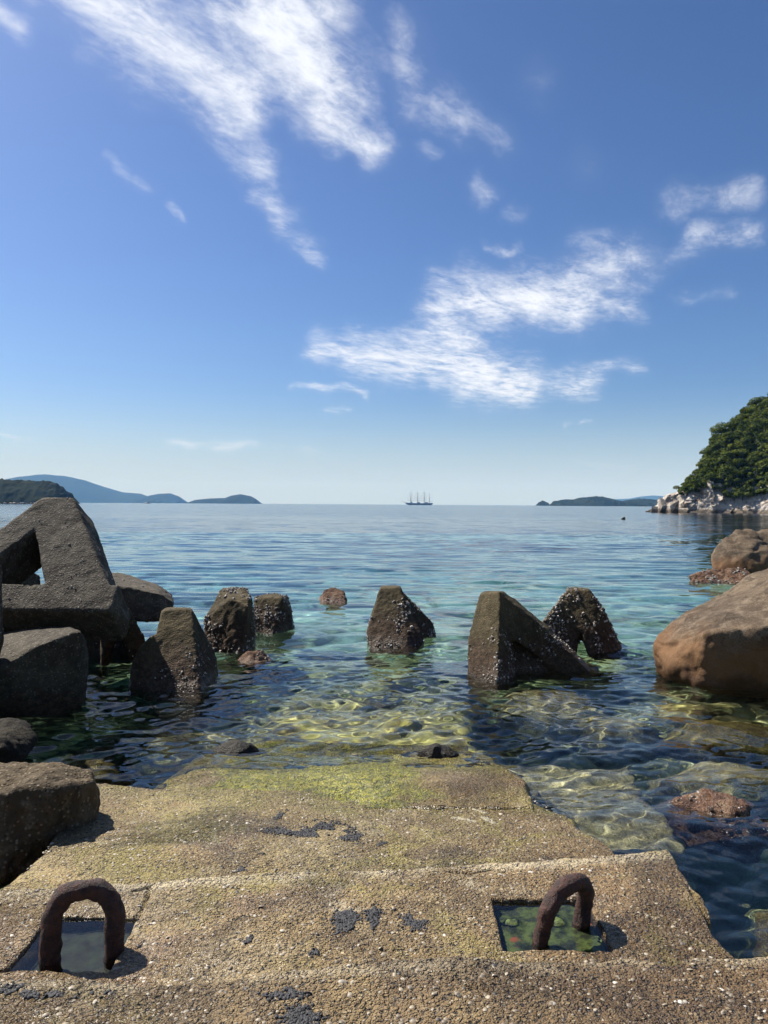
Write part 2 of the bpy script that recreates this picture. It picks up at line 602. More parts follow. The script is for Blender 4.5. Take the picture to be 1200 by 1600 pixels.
    c = t.mix(t.math('MULTIPLY', wet, .52), c, (.30, .27, .23), 'MULTIPLY')
    t.link(c, p.inputs['Base Color'])
    near = t.step(z, .12, .03)
    wet = t.math('MAXIMUM', wet, near)
    t.link(t.math('ADD', t.math('MULTIPLY', wet, -.42), t.math('ADD', .64, t.math('MULTIPLY', n2, .15))), p.inputs['Roughness'])
    p.inputs['Specular IOR Level'].default_value = .55
    h = t.math('ADD', t.math('MULTIPLY', h1, .5), t.math('ADD', t.math('MULTIPLY', h2, .3), t.math('ADD', t.math('MULTIPLY', n3, .5), t.math('MULTIPLY', n2, .6))))
    h = t.math('SUBTRACT', h, t.math('MULTIPLY', pit, 1.1))
    h = t.math('MULTIPLY', h, t.step(t.noise(pos, 1.9, 4, .6, .6), .36, .58, .45, 1.15))
    t.link(t.bump(h, 1.0, .017), p.inputs['Normal'])
    return m


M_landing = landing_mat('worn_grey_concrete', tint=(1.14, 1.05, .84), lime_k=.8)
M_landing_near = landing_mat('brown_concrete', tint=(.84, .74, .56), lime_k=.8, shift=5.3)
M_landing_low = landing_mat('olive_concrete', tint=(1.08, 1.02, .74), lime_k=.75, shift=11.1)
M_moss = landing_mat('mossy_concrete', True, tint=(1.12, 1.02, .70))


def rock_mat(name, cols, algae_top=.1, algae=(.05, .025, .012), stain=None, bump=.5):
    m, t, p, pos = new_mat(name)
    n1 = t.noise(pos, 1.1, 6, .6, .6)
    n2 = t.noise(pos, 7, 6, .68, .3)
    n3 = t.noise(pos, 55, 3, .7)
    c = t.mix(t.step(n1, .32, .68), cols[0], cols[1])
    c = t.mix(t.math('MULTIPLY', t.step(n2, .45, .72), .7), c, cols[2])
    n4 = t.noise(pos, 140, 2, .6)
    c = t.mix(t.math('MULTIPLY', t.step(n4, .54, .66), .5), c, tuple(min(1, x * 1.35) for x in cols[2]))
    c = t.mix(t.math('MULTIPLY', t.step(n4, .46, .34), .6), c, tuple(x * .45 for x in cols[0]))
    blot = t.noise(pos, 3.2, 7, .72, .8)
    c = t.mix(t.math('MULTIPLY', t.step(blot, .53, .60), .72), c, tuple(x * .55 for x in cols[0]))
    c = t.mix(t.math('MULTIPLY', t.step(n3, .56, .72), .45), c, tuple(min(1, x * 1.5) for x in cols[2]))
    c = t.mix(t.math('MULTIPLY', t.step(n3, .45, .3), .5), c, tuple(x * .4 for x in cols[0]))
    z = t.sep(pos)[2]
    zz = t.math('ADD', z, t.math('MULTIPLY', t.math('SUBTRACT', t.noise(pos, 2.5, 5, .65), .5), .5))
    if stain:
        c = t.mix(t.math('MULTIPLY', t.step(zz, stain[1] + .25, stain[1] - .1), .75), c, stain[0])
    c = t.mix(t.math('MULTIPLY', t.step(zz, algae_top + .08, algae_top - .1), .85), c, algae)
    t.link(c, p.inputs['Base Color'])
    t.link(t.math('SUBTRACT', .82, t.math('MULTIPLY', t.step(z, .1, .0), .4)), p.inputs['Roughness'])
    p.inputs['Specular IOR Level'].default_value = .2
    h = t.math('ADD', t.math('MULTIPLY', n2, 1.0), t.math('ADD', t.math('MULTIPLY', n3, .5), t.math('MULTIPLY', n4, .25)))
    t.link(t.bump(h, bump, .03), p.inputs['Normal'])
    return m


M_boulder = rock_mat('brown_boulder', ((.058, .040, .025), (.125, .090, .056), (.22, .17, .118)), algae_top=.10, stain=((.17, .085, .035), .36))
M_weedrock = rock_mat('weedy_rock', ((.055, .022, .014), (.12, .06, .034), (.30, .21, .13)), algae_top=-.15, bump=.9)
M_under = rock_mat('submerged_rock', ((.10, .08, .034), (.25, .21, .095), (.36, .32, .18)), algae_top=-9, bump=.6)
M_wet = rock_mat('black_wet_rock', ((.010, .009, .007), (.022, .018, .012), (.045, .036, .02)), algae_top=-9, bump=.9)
M_under_dark = rock_mat('dark_submerged_rock', ((.05, .036, .014), (.13, .10, .025), (.24, .19, .05)), algae_top=-9, bump=.8)


def simple_mat(name, col, rough=.7, var=.35, scale=12., metal=0.0, bump=0.0):
    m, t, p, pos = new_mat(name)
    n = t.noise(pos, scale, 5, .65)
    c = t.mix(t.step(n, .3, .7), tuple(x * (1 - var) for x in col), tuple(min(1, x * (1 + var)) for x in col))
    t.link(c, p.inputs['Base Color'])
    p.inputs['Roughness'].default_value = rough
    p.inputs['Metallic'].default_value = metal
    if bump:
        t.link(t.bump(n, bump, .01), p.inputs['Normal'])
    return m


def shell_mat():
    m, t, p, pos = new_mat('barnacle_shell')
    n = t.noise(pos, 38, 2, .5)
    c = t.mix(t.step(n, .48, .63), (.075, .055, .04), (.58, .54, .47))
    c = t.mix(t.step(t.noise(pos, 150, 2, .6), .5, .7), c, (.16, .12, .09))
    t.link(c, p.inputs['Base Color'])
    p.inputs['Roughness'].default_value = .7
    return m


M_shell = shell_mat()
M_mussel = simple_mat('black_mussel', (.022, .022, .025), .7, .7, 90)


def pebble_mat():
    m, t, p, pos = new_mat('aggregate_stone')
    v = t.voronoi(pos, 45)
    r, g, b = t.sep(v.outputs['Color'])
    c = t.mix(r, (.12, .09, .06), (.33, .28, .2))
    c = t.mix(t.step(g, .88, .98), c, (.52, .48, .4))
    c = t.mix(t.step(b, .75, .9), c, (.035, .03, .026))
    t.link(c, p.inputs['Base Color'])
    p.inputs['Roughness'].default_value = .55
    return m


M_pebble = pebble_mat()


def rust_mat():
    m, t, p, pos = new_mat('rusty_iron')
    n = t.noise(pos, 28, 6, .7, .3)
    n2 = t.noise(pos, 120, 4, .7)
    c = t.mix(t.step(n, .35, .65), (.018, .009, .007), (.07, .026, .016))
    c = t.mix(t.math('MULTIPLY', t.step(n2, .55, .72), .6), c, (.17, .06, .028))
    t.link(c, p.inputs['Base Color'])
    p.inputs['Roughness'].default_value = .72
    h = t.math('ADD', n, t.math('MULTIPLY', n2, .6))
    t.link(t.bump(h, .9, .012), p.inputs['Normal'])
    return m


M_rust = rust_mat()


def seabed_mat():
    m, t, p, pos = new_mat('seabed_sand_and_weed')
    n1 = t.noise(pos, .9, 6, .62, .8)
    n2 = t.noise(pos, 4.5, 6, .66, .4)
    n3 = t.noise(pos, 30, 4, .7)
    x, y, z = t.sep(pos)
    c = t.mix(t.step(n2, .35, .65), (.19, .155, .055), (.36, .31, .14))
    c = t.mix(t.math('MULTIPLY', t.step(n3, .5, .7), .5), c, (.38, .36, .25))
    alg = t.math('MULTIPLY', t.step(z, -.5, -.12), t.step(n2, .4, .6))
    c = t.mix(t.math('MULTIPLY', alg, .75), c, (.36, .33, .05))
    weed = t.step(t.math('ADD', n1, t.math('MULTIPLY', t.step(x, -1.0, -2.2), .10)), .52, .60)
    c = t.mix(t.math('MULTIPLY', weed, .88), c, (.035, .032, .015))
    sand = t.math('MULTIPLY', t.step(y, 8.5, 12), t.step(n1, .56, .42))
    c = t.mix(t.math('MULTIPLY', sand, .85), c, (.47, .44, .32))
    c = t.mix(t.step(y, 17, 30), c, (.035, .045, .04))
    t.link(c, p.inputs['Base Color'])
    p.inputs['Roughness'].default_value = .95
    p.inputs['Specular IOR Level'].default_value = .1
    t.link(t.bump(t.math('ADD', n2, t.math('MULTIPLY', n3, .4)), .6, .03), p.inputs['Normal'])
    return m


M_seabed = seabed_mat()


def water_mat(name, far=None):
    m, t, p, pos = new_mat(name)
    p.inputs['Base Color'].default_value = (1, 1, 1, 1)
    p.inputs['Transmission Weight'].default_value = 1
    p.inputs['Roughness'].default_value = 0.0
    p.inputs['IOR'].default_value = 1.333
    if far:
        p.inputs['Roughness'].default_value = .10
    if far is not None:
        x, y, z = t.sep(pos)
        q = t.comb(t.math('MULTIPLY', x, .6), y, 0.0)
        v = None
        for scl, k in ((.9, .26), (2.6, .24), (.12, .12)):
            nd = t.n('ShaderNodeTexNoise')
            t.link(q, nd.inputs['Vector'])
            nd.inputs['Scale'].default_value = scl
            nd.inputs['Detail'].default_value = 2
            w_ = t.vmath('SCALE', t.vmath('SUBTRACT', nd.outputs['Color'], (.5, .5, .5)), scale=k)
            v = w_ if v is None else t.vmath('ADD', v, w_)
        if not far:
            v = t.vmath('SCALE', v, scale=t.step(y, 11, 40))
        v = t.vmath('MULTIPLY', v, (.7, 1.0, 0.0))
        vx, vy, vz = t.sep(v)
        face = t.math('MULTIPLY', t.math('ABSOLUTE', vy), -1.0)
        fk = t.step(y, 25, 140)
        vy = t.math('ADD', t.math('MULTIPLY', vy, t.math('SUBTRACT', 1.0, fk)), t.math('MULTIPLY', face, fk))
        v = t.comb(vx, vy, 0.0)
        gn = t.n('ShaderNodeNewGeometry').outputs['Normal']
        t.link(t.vmath('NORMALIZE', t.vmath('ADD', gn, v)), p.inputs['Normal'])
    if far:
        va = t.n('ShaderNodeVolumeAbsorption')
        va.inputs['Color'].default_value = (*WATER_TINT, 1)
        va.inputs['Density'].default_value = WATER_DENS
        t.link(va.outputs[0], m.node_tree.nodes['Material Output'].inputs['Volume'])
    return m


WATER_TINT, WATER_DENS = (.08, .70, .83), .42
M_water = water_mat('sea_water', False)
M_water_far = water_mat('open_sea_water', True)


def volume_mat(name, col, dens, absorb):
    m = bpy.data.materials.new(name)
    m.use_nodes = True
    nt = m.node_tree
    nt.nodes.remove(nt.nodes['Principled BSDF'])
    out = nt.nodes['Material Output']
    v = nt.nodes.new('ShaderNodeVolumeAbsorption' if absorb else 'ShaderNodeVolumePrincipled')
    v.inputs['Color'].default_value = (*col, 1)
    v.inputs['Density'].default_value = dens
    if not absorb:
        v.inputs['Absorption Color'].default_value = (1, 1, 1, 1)
    nt.links.new(v.outputs[0], out.inputs['Volume'])
    return m


def box_mesh(name, x0, x1, y0, y1, z0, z1):
    bm = bmesh.new()
    bmesh.ops.create_cube(bm, size=1)
    for v in bm.verts:
        v.co = Vector((x0 if v.co.x < 0 else x1, y0 if v.co.y < 0 else y1, z0 if v.co.z < 0 else z1))
    me = bpy.data.meshes.new(name)
    bm.to_mesh(me)
    bm.free()
    return me


# ------------------------------------------------------------------ the sea
rng = np.random.default_rng(11)
WAVES = []
for k in range(64):
    lam = .11 * 10 ** (rng.random() ** 1.15 * 1.5)
    ang = math.pi / 2 + rng.normal() * (.95 if lam < .8 else .45)
    WAVES.append((lam, ang, rng.random() * 6.283, .55 + .9 * rng.random()))


def wave_height(x, y, sp):
    z = np.zeros_like(x)
    calm = sstep(y, 2.5, 6.0) * .35 + .70
    gust = .75 + .5 * fbm2(x, y, .35, 2, 5)
    for lam, a, ph, k in WAVES:
        fade = 1 - sstep(sp / lam, .16, .34)
        arg = 2 * np.pi / lam * (x * math.cos(a) + y * math.sin(a)) + ph
        slope = (.034 if lam < .35 else .026 if lam < 1 else .015) * k
        s = np.sin(arg)
        z += fade * lam / 6.283 * slope * (s + .18 * np.cos(2 * arg))
    return z * calm * gust * (1 - .45 * sstep(y, 10, 28))


def fan(y0, y1, g, cols, w0, w1):
    if isinstance(g, float):
        g = [(y1, g)]
    ys, a = [], y0
    for b, gg in g:
        n = max(2, int(math.log(b / a) / gg) + 1)
        ys.append(a * np.exp(np.linspace(0, math.log(b / a), n, endpoint=b >= y1)))
        a = b
    ys = np.concatenate(ys)
    g = np.gradient(ys) / ys
    u = np.linspace(-1, 1, cols)
    X = u[None, :] * (w0 + w1 * ys[:, None])
    Y = np.repeat(ys[:, None], cols, 1)
    sp = np.maximum(ys * g, 2 * (w0 + w1 * ys) / cols)[:, None] + 0 * X
    return X, Y, sp


def add_fan(name, X, Y, Z, mat, parent=None, receiver=False):
    V = np.stack([X, Y, Z], -1).reshape(-1, 3)
    return link(name, mesh_np(name, V, grid_faces(*X.shape)), mat, parent, receiver)


Y_SPLIT, Y_END = 45.0, 15500.0
X, Y, SP = fan(2.5, Y_SPLIT, [(9.0, .0034), (Y_SPLIT, .006)], 680, 2.2, .64)
Zn = wave_height(X, Y, SP)
sea = add_fan('sea', X, Y, Zn, M_water)
sea.cycles.is_caustics_caster = True
tag(sea, 'clear calm sea water rippling over the submerged rocks', kind='structure')
Xf, Yf, SPf = fan(Y_SPLIT, Y_END, .014, 240, 2.6, .95)
edge = np.interp(Xf[0], X[-1], Zn[-1], left=0, right=0)
Zf = wave_height(Xf, Yf, SPf)
Zf[0] = edge
open_sea = add_fan('open_sea', Xf, Yf, Zf, M_water_far)
tag(open_sea, 'pale blue open sea reaching to the horizon', kind='structure')
# the body of water under the near surface, which tints what lies deep
ri = np.unique(np.append(np.arange(0, X.shape[0], 2), X.shape[0] - 1))
ci = np.unique(np.append(np.arange(0, X.shape[1], 2), X.shape[1] - 1))
bx, by, bz = X[np.ix_(ri, ci)], Y[np.ix_(ri, ci)], Zn[np.ix_(ri, ci)] + .007
nr, nc = bx.shape
top = np.stack([bx, by, bz], -1).reshape(-1, 3)
ii = np.arange(nr * nc).reshape(nr, nc)
ring = np.concatenate([ii[0, :], ii[1:, -1], ii[-1, -2::-1], ii[-2:0:-1, 0]])
low = top[ring].copy()
low[:, 2] = -24.0
bm = bmesh.new()
me_b = mesh_np('sea_water', np.concatenate([top, low]), np.concatenate([grid_faces(nr, nc), np.stack([ring, np.arange(len(ring)) + nr * nc, np.roll(np.arange(len(ring)), -1) + nr * nc, np.roll(ring, -1)], -1)]))
bm.from_mesh(me_b)
bm.verts.ensure_lookup_table()
bm.faces.new([bm.verts[nr * nc + k] for k in range(len(ring))][::-1])
bm.normal_update()
bm.to_mesh(me_b)
bm.free()
body = link('sea_water', me_b, volume_mat('sea_water_tint', WATER_TINT, WATER_DENS, True), sea)
# ------------------------------------------------------------------ the sea floor
def bed_height(x, y):
    base = -np.interp(y, [1.5, 4.5, 6.5, 9, 13, 22, 45, 200, 2000], [1.15, 1.1, 1.0, 1.35, 1.7, 2.6, 6.0, 12, 22])
    near = 1 - sstep(y, 9, 16)
    shelf = np.interp(y, [3.5, 5.0, 5.6, 6.4, 7.4, 9], [-.10, -.10, -.16, -.32, -.55, -1.3])
    ms = sstep(x, -1.35, -.75) * (1 - sstep(x, .62, .92 + .03 * y)) * (1 - sstep(y, 7.6, 9.2))
    z = base * (1 - ms) + shelf * ms
    right = sstep(x, 1.5, 2.2) * sstep(y, 4.2, 5.0) * (1 - sstep(y, 7.0, 9.0))
    z = z + right * .42
    lft = (1 - sstep(x, -1.9, -1.3)) * (1 - sstep(y, 7, 9))
    z = z - lft * (.30 * sstep(y, 4.0, 5.5))
    n = fbm2(x, y, .8, 4, 21)
    r = fbm2(x, y, 2.1, 4, 33)
    r = r + .45 * fbm2(x, y, 6.5, 3, 35)
    amp = near * (.13 + .12 * (1 - ms)) + (1 - near) * .25
    z = z + amp * n + near * (.055 + .05 * (1 - ms)) * r
    # stones lying about on the bottom
    g_ = np.random.default_rng(77)
    h_ = np.zeros_like(z)
    for k in range(190):
        cx, cy = g_.uniform(-4.2, 4.6), g_.uniform(3.0, 10.5)
        rr, el, an = g_.uniform(.10, .42), g_.uniform(.6, 1.0), g_.uniform(0, 3.14)
        ux, uy = (x - cx) * math.cos(an) + (y - cy) * math.sin(an), -(x - cx) * math.sin(an) + (y - cy) * math.cos(an)
        if -1.3 < cx < 1.2 and cy < 7.5:
            rr *= .5
        d_ = np.sqrt(ux ** 2 + (uy / el) ** 2) / rr
        h_ = np.maximum(h_, rr * .85 * np.clip(1 - d_ ** 2.5, 0, 1) ** .6)
    return np.minimum(z + h_, -.05)


Xb, Yb, _ = fan(1.4, 60, [(11.0, .0065), (60, .02)], 380, 3.0, .8)
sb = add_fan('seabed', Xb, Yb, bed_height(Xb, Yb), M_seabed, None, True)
tag(sb, 'sandy sea floor with green weed and stones under clear water', kind='structure')
Xc, Yc, _ = fan(60, 15590, .12, 40, 3.0, 1.0)
Zc = -np.interp(Yc, [60, 200, 2000], [6.6, 12, 22])
Zc[0] = np.interp(Xc[0], Xb[-1], bed_height(Xb, Yb)[-1])
sb2 = add_fan('deep_seabed', Xc, Yc, Zc, M_seabed)
tag(sb2, kind='structure')

# ------------------------------------------------------------------ the stepped concrete landing
landing = empty('concrete_landing', (0, 3, 0))
tag(landing, 'worn stepped concrete landing going down into the sea', kind='structure')


def up_edge(x):
    return 2.315 + .08 * x + .018 * np.sin(x * 5 + 1) + .03 * fbm2(x, 0 * x, 2.5, 4, 3) - .09 * np.exp(-((x - .72) / .07) ** 2) * 0 - .05 * np.exp(-((x - .88) / .06) ** 2)


def mid_edge(x):
    return 3.16 + .13 * x + .035 * fbm2(x, 0 * x + 2, 2.2, 4, 8)


def low_edge(x):
    return 4.42 + .05 * np.sin(x * 2.2 + .5) + .05 * fbm2(x, 0 * x + 5, 2.0, 4, 13) - .13 * np.exp(-((x + .22) / .10) ** 2)


RECESS = [(-1.2, -.88, 2.45, 2.77), (.42, .78, 2.575, 2.915)]


def relief(x, y, s):
    return .010 * fbm2(x, y, 1.6, 3, s) + .0055 * fbm2(x, y, 9, 3, s + 3) + .0042 * fbm2(x, y, 34, 2, s + 5)


def cracks(x, y, lines, depth=.02, wid=.007):
    out = 0 * x
    for pts in lines:
        for (ax, ay), (bx, by) in zip(pts, pts[1:]):
            a_, b_ = on_sea(ax, ay, .2), on_sea(bx, by, .2)
            ux, uy = b_.x - a_.x, b_.y - a_.y
            t_ = np.clip(((x - a_.x) * ux + (y - a_.y) * uy) / (ux * ux + uy * uy), 0, 1)
            d_ = np.hypot(x - a_.x - t_ * ux, y - a_.y - t_ * uy) + .008 * fbm2(x, y, 18, 2, 91)
            out = np.maximum(out, depth * np.exp(-(d_ / wid) ** 2))
    return out


MID_CRACKS = [[(205, 1392), (228, 1388), (240, 1380)], [(236, 1386), (226, 1412), (213, 1438)], [(40, 1506), (18, 1513), (-30, 1520)], [(704, 1360), (735, 1362), (770, 1357)], [(1078, 1390), (1100, 1425), (1118, 1452)], [(1110, 1405), (1128, 1430)]]


def z_upper(x, y):
    return .300 + relief(x, y, 60) + .012 * fbm2(x, y, 3.5, 3, 64)


def z_mid(x, y):
    z = .200 + relief(x, y, 70)
    for (a, b, c, d) in RECESS:
        jx = .012 * fbm2(x, y, 8, 3, 77)
        ins = np.minimum(np.minimum(x - a, b - x), np.minimum(y - c, d - y)) + jx
        z = z - .125 * sstep(ins, -.006, .016)
    return z - cracks(x, y, MID_CRACKS)


def z_low(x, y):
    st = .038 + .06 * sstep(x, -.9, .2)
    ym = 3.16 + .13 * x
    z = .200 - st - .085 * sstep(y, ym + .2, 4.5) + relief(x, y, 80) + .016 * fbm2(x, y, 2.6, 3, 84)
    z = z - .05 * sstep(x, .75, 1.2)
    return z


def z_moss(x, y):
    return .045 - .11 * sstep(y, 4.55, 5.5) + relief(x, y, 90) + .014 * fbm2(x, y, 4, 3, 94) - .04 * sstep(-x, 1.1, 1.4)


def slab(name, Lx, Rx, yn, yf, zf, nu, nv, vs=None, skirt=.9, wear=.028, seed=0):
    """a worn slab: top surface plus sides going down; edges rounded and chipped"""
    u = np.linspace(0, 1, nu)
    v = np.linspace(0, 1, nv) if vs is None else vs
    nv = len(v)
    U, Vv = np.meshgrid(u, v)
    Xs = Lx(Vv) * (1 - U) + Rx(Vv) * U
    Ys = yn(Xs) * (1 - Vv) + yf(Xs) * Vv
    Xs = Lx(Vv) * (1 - U) + Rx(Vv) * U
    Zs = zf(Xs, Ys)
    ed = np.minimum(np.minimum(Xs - Lx(Vv), Rx(Vv) - Xs), yf(Xs) - Ys)
    chip = .5 + .9 * np.clip(fbm2(Xs, Ys, 6, 3, seed + 40) + .3, 0, 1)
    e = np.clip(1 - ed / (wear * chip), 0, 1)
    Zs = Zs - wear * chip * .8 * e ** 2
    rows = [np.stack([Xs, Ys, Zs], -1)]
    P = rows[0]
    # ring of skirt vertices
    idx = np.arange(nu * nv).reshape(nv, nu)
    ring = np.concatenate([idx[0, :], idx[1:, -1], idx[-1, -2::-1], idx[-2:0:-1, 0]])
    Pf = P.reshape(-1, 3)
    V = [Pf]
    F = [grid_faces(nv, nu)]
    prev = ring
    cen = Pf.mean(0)
    base = len(Pf)
    outs = Pf[ring] - cen
    outs[:, 2] = 0
    outs /= np.maximum(np.linalg.norm(outs, axis=1, keepdims=True), 1e-6)
    for k, dz_ in enumerate((.03, .08, .16, .3, .5, skirt)):
        Q = Pf[ring].copy()
        Q[:, 2] -= dz_
        Q += outs * (.012 + .02 * fbm(Q, 6, 3, seed + 9))[:, None]
        V.append(Q)
        cur = np.arange(base, base + len(ring))
        nx = np.roll(np.arange(len(ring)), -1)
        F.append(np.stack([prev, cur, cur[nx], prev[nx]], -1))
        prev = cur
        base += len(ring)
    me = mesh_np(name, np.concatenate(V), np.concatenate(F))
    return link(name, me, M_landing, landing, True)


vs_up = np.concatenate([np.linspace(0, .86, 30)[:-1], np.linspace(.86, 1, 110)])
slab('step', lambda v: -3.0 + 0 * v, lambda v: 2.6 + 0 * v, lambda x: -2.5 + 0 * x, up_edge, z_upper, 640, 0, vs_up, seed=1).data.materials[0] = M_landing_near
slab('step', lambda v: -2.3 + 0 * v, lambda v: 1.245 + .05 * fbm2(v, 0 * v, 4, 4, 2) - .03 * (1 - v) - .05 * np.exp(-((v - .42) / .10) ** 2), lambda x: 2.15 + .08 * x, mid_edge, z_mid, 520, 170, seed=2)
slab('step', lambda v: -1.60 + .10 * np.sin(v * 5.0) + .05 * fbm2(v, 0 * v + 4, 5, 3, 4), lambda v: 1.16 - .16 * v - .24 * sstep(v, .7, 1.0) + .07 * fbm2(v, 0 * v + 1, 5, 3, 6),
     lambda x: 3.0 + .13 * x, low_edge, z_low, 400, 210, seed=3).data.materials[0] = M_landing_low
slab('step', lambda v: -1.42 + .25 * v, lambda v: .84 + .16 * fbm2(v, 0 * v + 9, 3.5, 4, 7) - .25 * sstep(v, .55, 1.0), lambda x: 4.2 + 0 * x, lambda x: 5.55 + .15 * fbm2(x, 0 * x + 7, 1.5, 3, 19), z_moss, 300, 170, seed=4).data.materials[0] = M_moss
# the sunken slab along the right-hand side
slab('sunken_step', lambda v: .80 + 0 * v, lambda v: 1.60 + .10 * v + .04 * fbm2(v, 0 * v + 3, 4, 3, 5), lambda x: 4.02 + 0 * x, lambda x: 5.35 + .12 * fbm2(x, 0 * x + 3, 2, 3, 6), lambda x, y: -.27 - .05 * sstep(y, 4.2, 5.2) + relief(x, y, 99) * 3.0 + .03 * fbm2(x, y, 3, 3, 55), 120, 160, seed=5).data.materials[0] = M_under

# stones of the mix standing proud of the worn surface
rs = np.random.default_rng(4)


def scatter_stones(name, n, xr, yr, zf, keep, rlo, rhi, mat, pw=2.5, flat=.5, elong=1.0):
    x = rs.uniform(*xr, n)
    y = rs.uniform(*yr, n)
    k = keep(x, y)
    x, y = x[k], y[k]
    z = zf(x, y)
    P = np.stack([x, y, z], -1)
    N = np.tile(np.array([[0, 0, 1.]]), (len(x), 1)) + .25 * rs.normal(size=(len(x), 3))
    N /= np.linalg.norm(N, axis=1, keepdims=True)
    R = (rlo + (rhi - rlo) * rs.random((len(x), 1)) ** pw)
    V, F = lumps(P - N * R * .12, N, R, rs, flat * .6, elong)
    o = link(name, mesh_np(name, V, F), mat, landing)
    o['kind'] = 'stuff'
    return o


scatter_stones('aggregate', 2200, (-1.6, 1.7), (1.95, 2.5), z_upper, lambda x, y: y < up_edge(x) - .02, .0025, .012, M_pebble)


def mid_keep(x, y):
    k = (y > up_edge(x) + .0) & (y < mid_edge(x) - .02) & (x < 1.10)
    for (a, b, c, d) in RECESS:
        k &= ~((x > a - .02) & (x < b + .02) & (y > c - .02) & (y < d + .02))
    return k


scatter_stones('aggregate', 3600, (-1.7, 1.25), (2.2, 3.4), z_mid, mid_keep, .003, .012, M_pebble)
scatter_stones('aggregate', 3200, (-1.5, 1.05), (3.0, 4.5), z_low, lambda x, y: (y > mid_edge(x) + .03) & (y < low_edge(x) - .04) & (x < 1.1 - .15 * (y - 3.2)), .003, .012, M_pebble)
# crusts of black mussels
def crust(name, blobs, zf, n, rlo=.0025, rhi=.0075):
    n = n * 3
    px = []
    for (cx, cy, sx, sy, w) in blobs:
        m_ = int(n * w)
        px.append(np.stack([cx + sx * rs.normal(size=m_), cy + sy * rs.normal(size=m_)], -1))
    Pq = np.concatenate(px)
    keep = fbm2(Pq[:, 0], Pq[:, 1], 14, 3, 12) > -.12
    Pq = Pq[keep]
    z = zf(Pq[:, 0], Pq[:, 1])
    P = np.stack([Pq[:, 0], Pq[:, 1], z], -1)
    N = np.tile(np.array([[0, 0, 1.]]), (len(P), 1)) + .5 * rs.normal(size=P.shape)
    N /= np.linalg.norm(N, axis=1, keepdims=True)
    R = rlo + (rhi - rlo) * rs.random((len(P), 1)) ** 1.5
    V, F = lumps(P, N, R, rs, .62, 1.25)
    o = link(name, mesh_np(name, V, F), M_mussel, landing)
    o['kind'] = 'stuff'


def spot(px, py, z, sx, sy, w):
    q = on_sea(px, py, z)
    return (q.x, q.y, sx, sy, w)


crust('mussels', [spot(515, 1288, .13, .05, .055, .30), spot(550, 1298, .13, .03, .03, .14), spot(455, 1300, .13, .07, .018, .18), spot(498, 1296, .13, .08, .03, .22),
                  spot(598, 1308, .14, .012, .02, .05), spot(412, 1335, .14, .012, .012, .03), spot(376, 1360, .15, .008, .01, .02), spot(435, 1270, .12, .012, .03, .04), spot(540, 1375, .16, .03, .012, .05)], z_low, 2000)
crust('mussels', [spot(540, 1438, .2, .022, .04, .3), spot(582, 1432, .2, .012, .035, .16), spot(648, 1440, .2, .025, .03, .12), spot(565, 1448, .2, .02, .012, .08), spot(532, 1410, .2, .008, .012, .05), spot(388, 1475, .2, .008, .015, .04), spot(490, 1490, .2, .01, .01, .02)], z_mid, 1100)
crust('mussels', [spot(450, 1552, .3, .03, .018, .3), spot(470, 1590, .3, .025, .02, .3), spot(80, 1548, .3, .06, .015, .4), spot(30, 1552, .3, .04, .01, .2)], z_upper, 700)

# rain and spray standing in the two recesses
M_pool = water_mat('pool_water')
M_poolbed_dark = simple_mat('dark_pool_weed', (.014, .02, .008), .8, .8, 16, bump=.6)
M_poolbed, _t, _p, _pos = new_mat('pool_weed')
_c = _t.mix(_t.step(_t.noise(_pos, 22, 5, .7), .38, .62), (.010, .018, .005), (.075, .11, .018))
_c = _t.mix(_t.step(_t.noise(_pos, 9, 4, .6), .60, .68), _c, (.22, .055, .018))
_t.link(_c, _p.inputs['Base Color'])
_p.inputs['Roughness'].default_value = .8
_t.link(_t.bump(_t.noise(_pos, 40, 4, .7), .8, .01), _p.inputs['Normal'])
for k, (a, b, c, d) in enumerate(RECESS):
    zz = .187 if k == 0 else .184
    xs, ys = np.meshgrid(np.linspace(a - .012, b + .012, 40), np.linspace(c - .012, d + .012, 40))
    zs = zz + .0012 * fbm2(xs, ys, 10, 2, 41)
    o = link('pool_water', mesh_np('pool_water', np.stack([xs, ys, zs], -1).reshape(-1, 3), grid_faces(40, 40)), M_pool)
    o.cycles.is_caustics_caster = True
    tag(o, ('still dark water standing in the square recess under the left ring', 'shallow green water standing in the square recess under the right ring')[k], kind='structure')
    xs, ys = np.meshgrid(np.linspace(a + .012, b - .012, 60), np.linspace(c + .012, d - .012, 60))
    zs = (.11, .145)[k] + (.02, .05)[k] * (fbm2(xs, ys, 9, 4, 43 + k) + .3)
    o2 = link('weed_mat', mesh_np('weed_mat', np.stack([xs, ys, zs], -1).reshape(-1, 3), grid_faces(60, 60)), (M_poolbed_dark, M_poolbed)[k], landing, True)
    o2['kind'] = 'stuff'


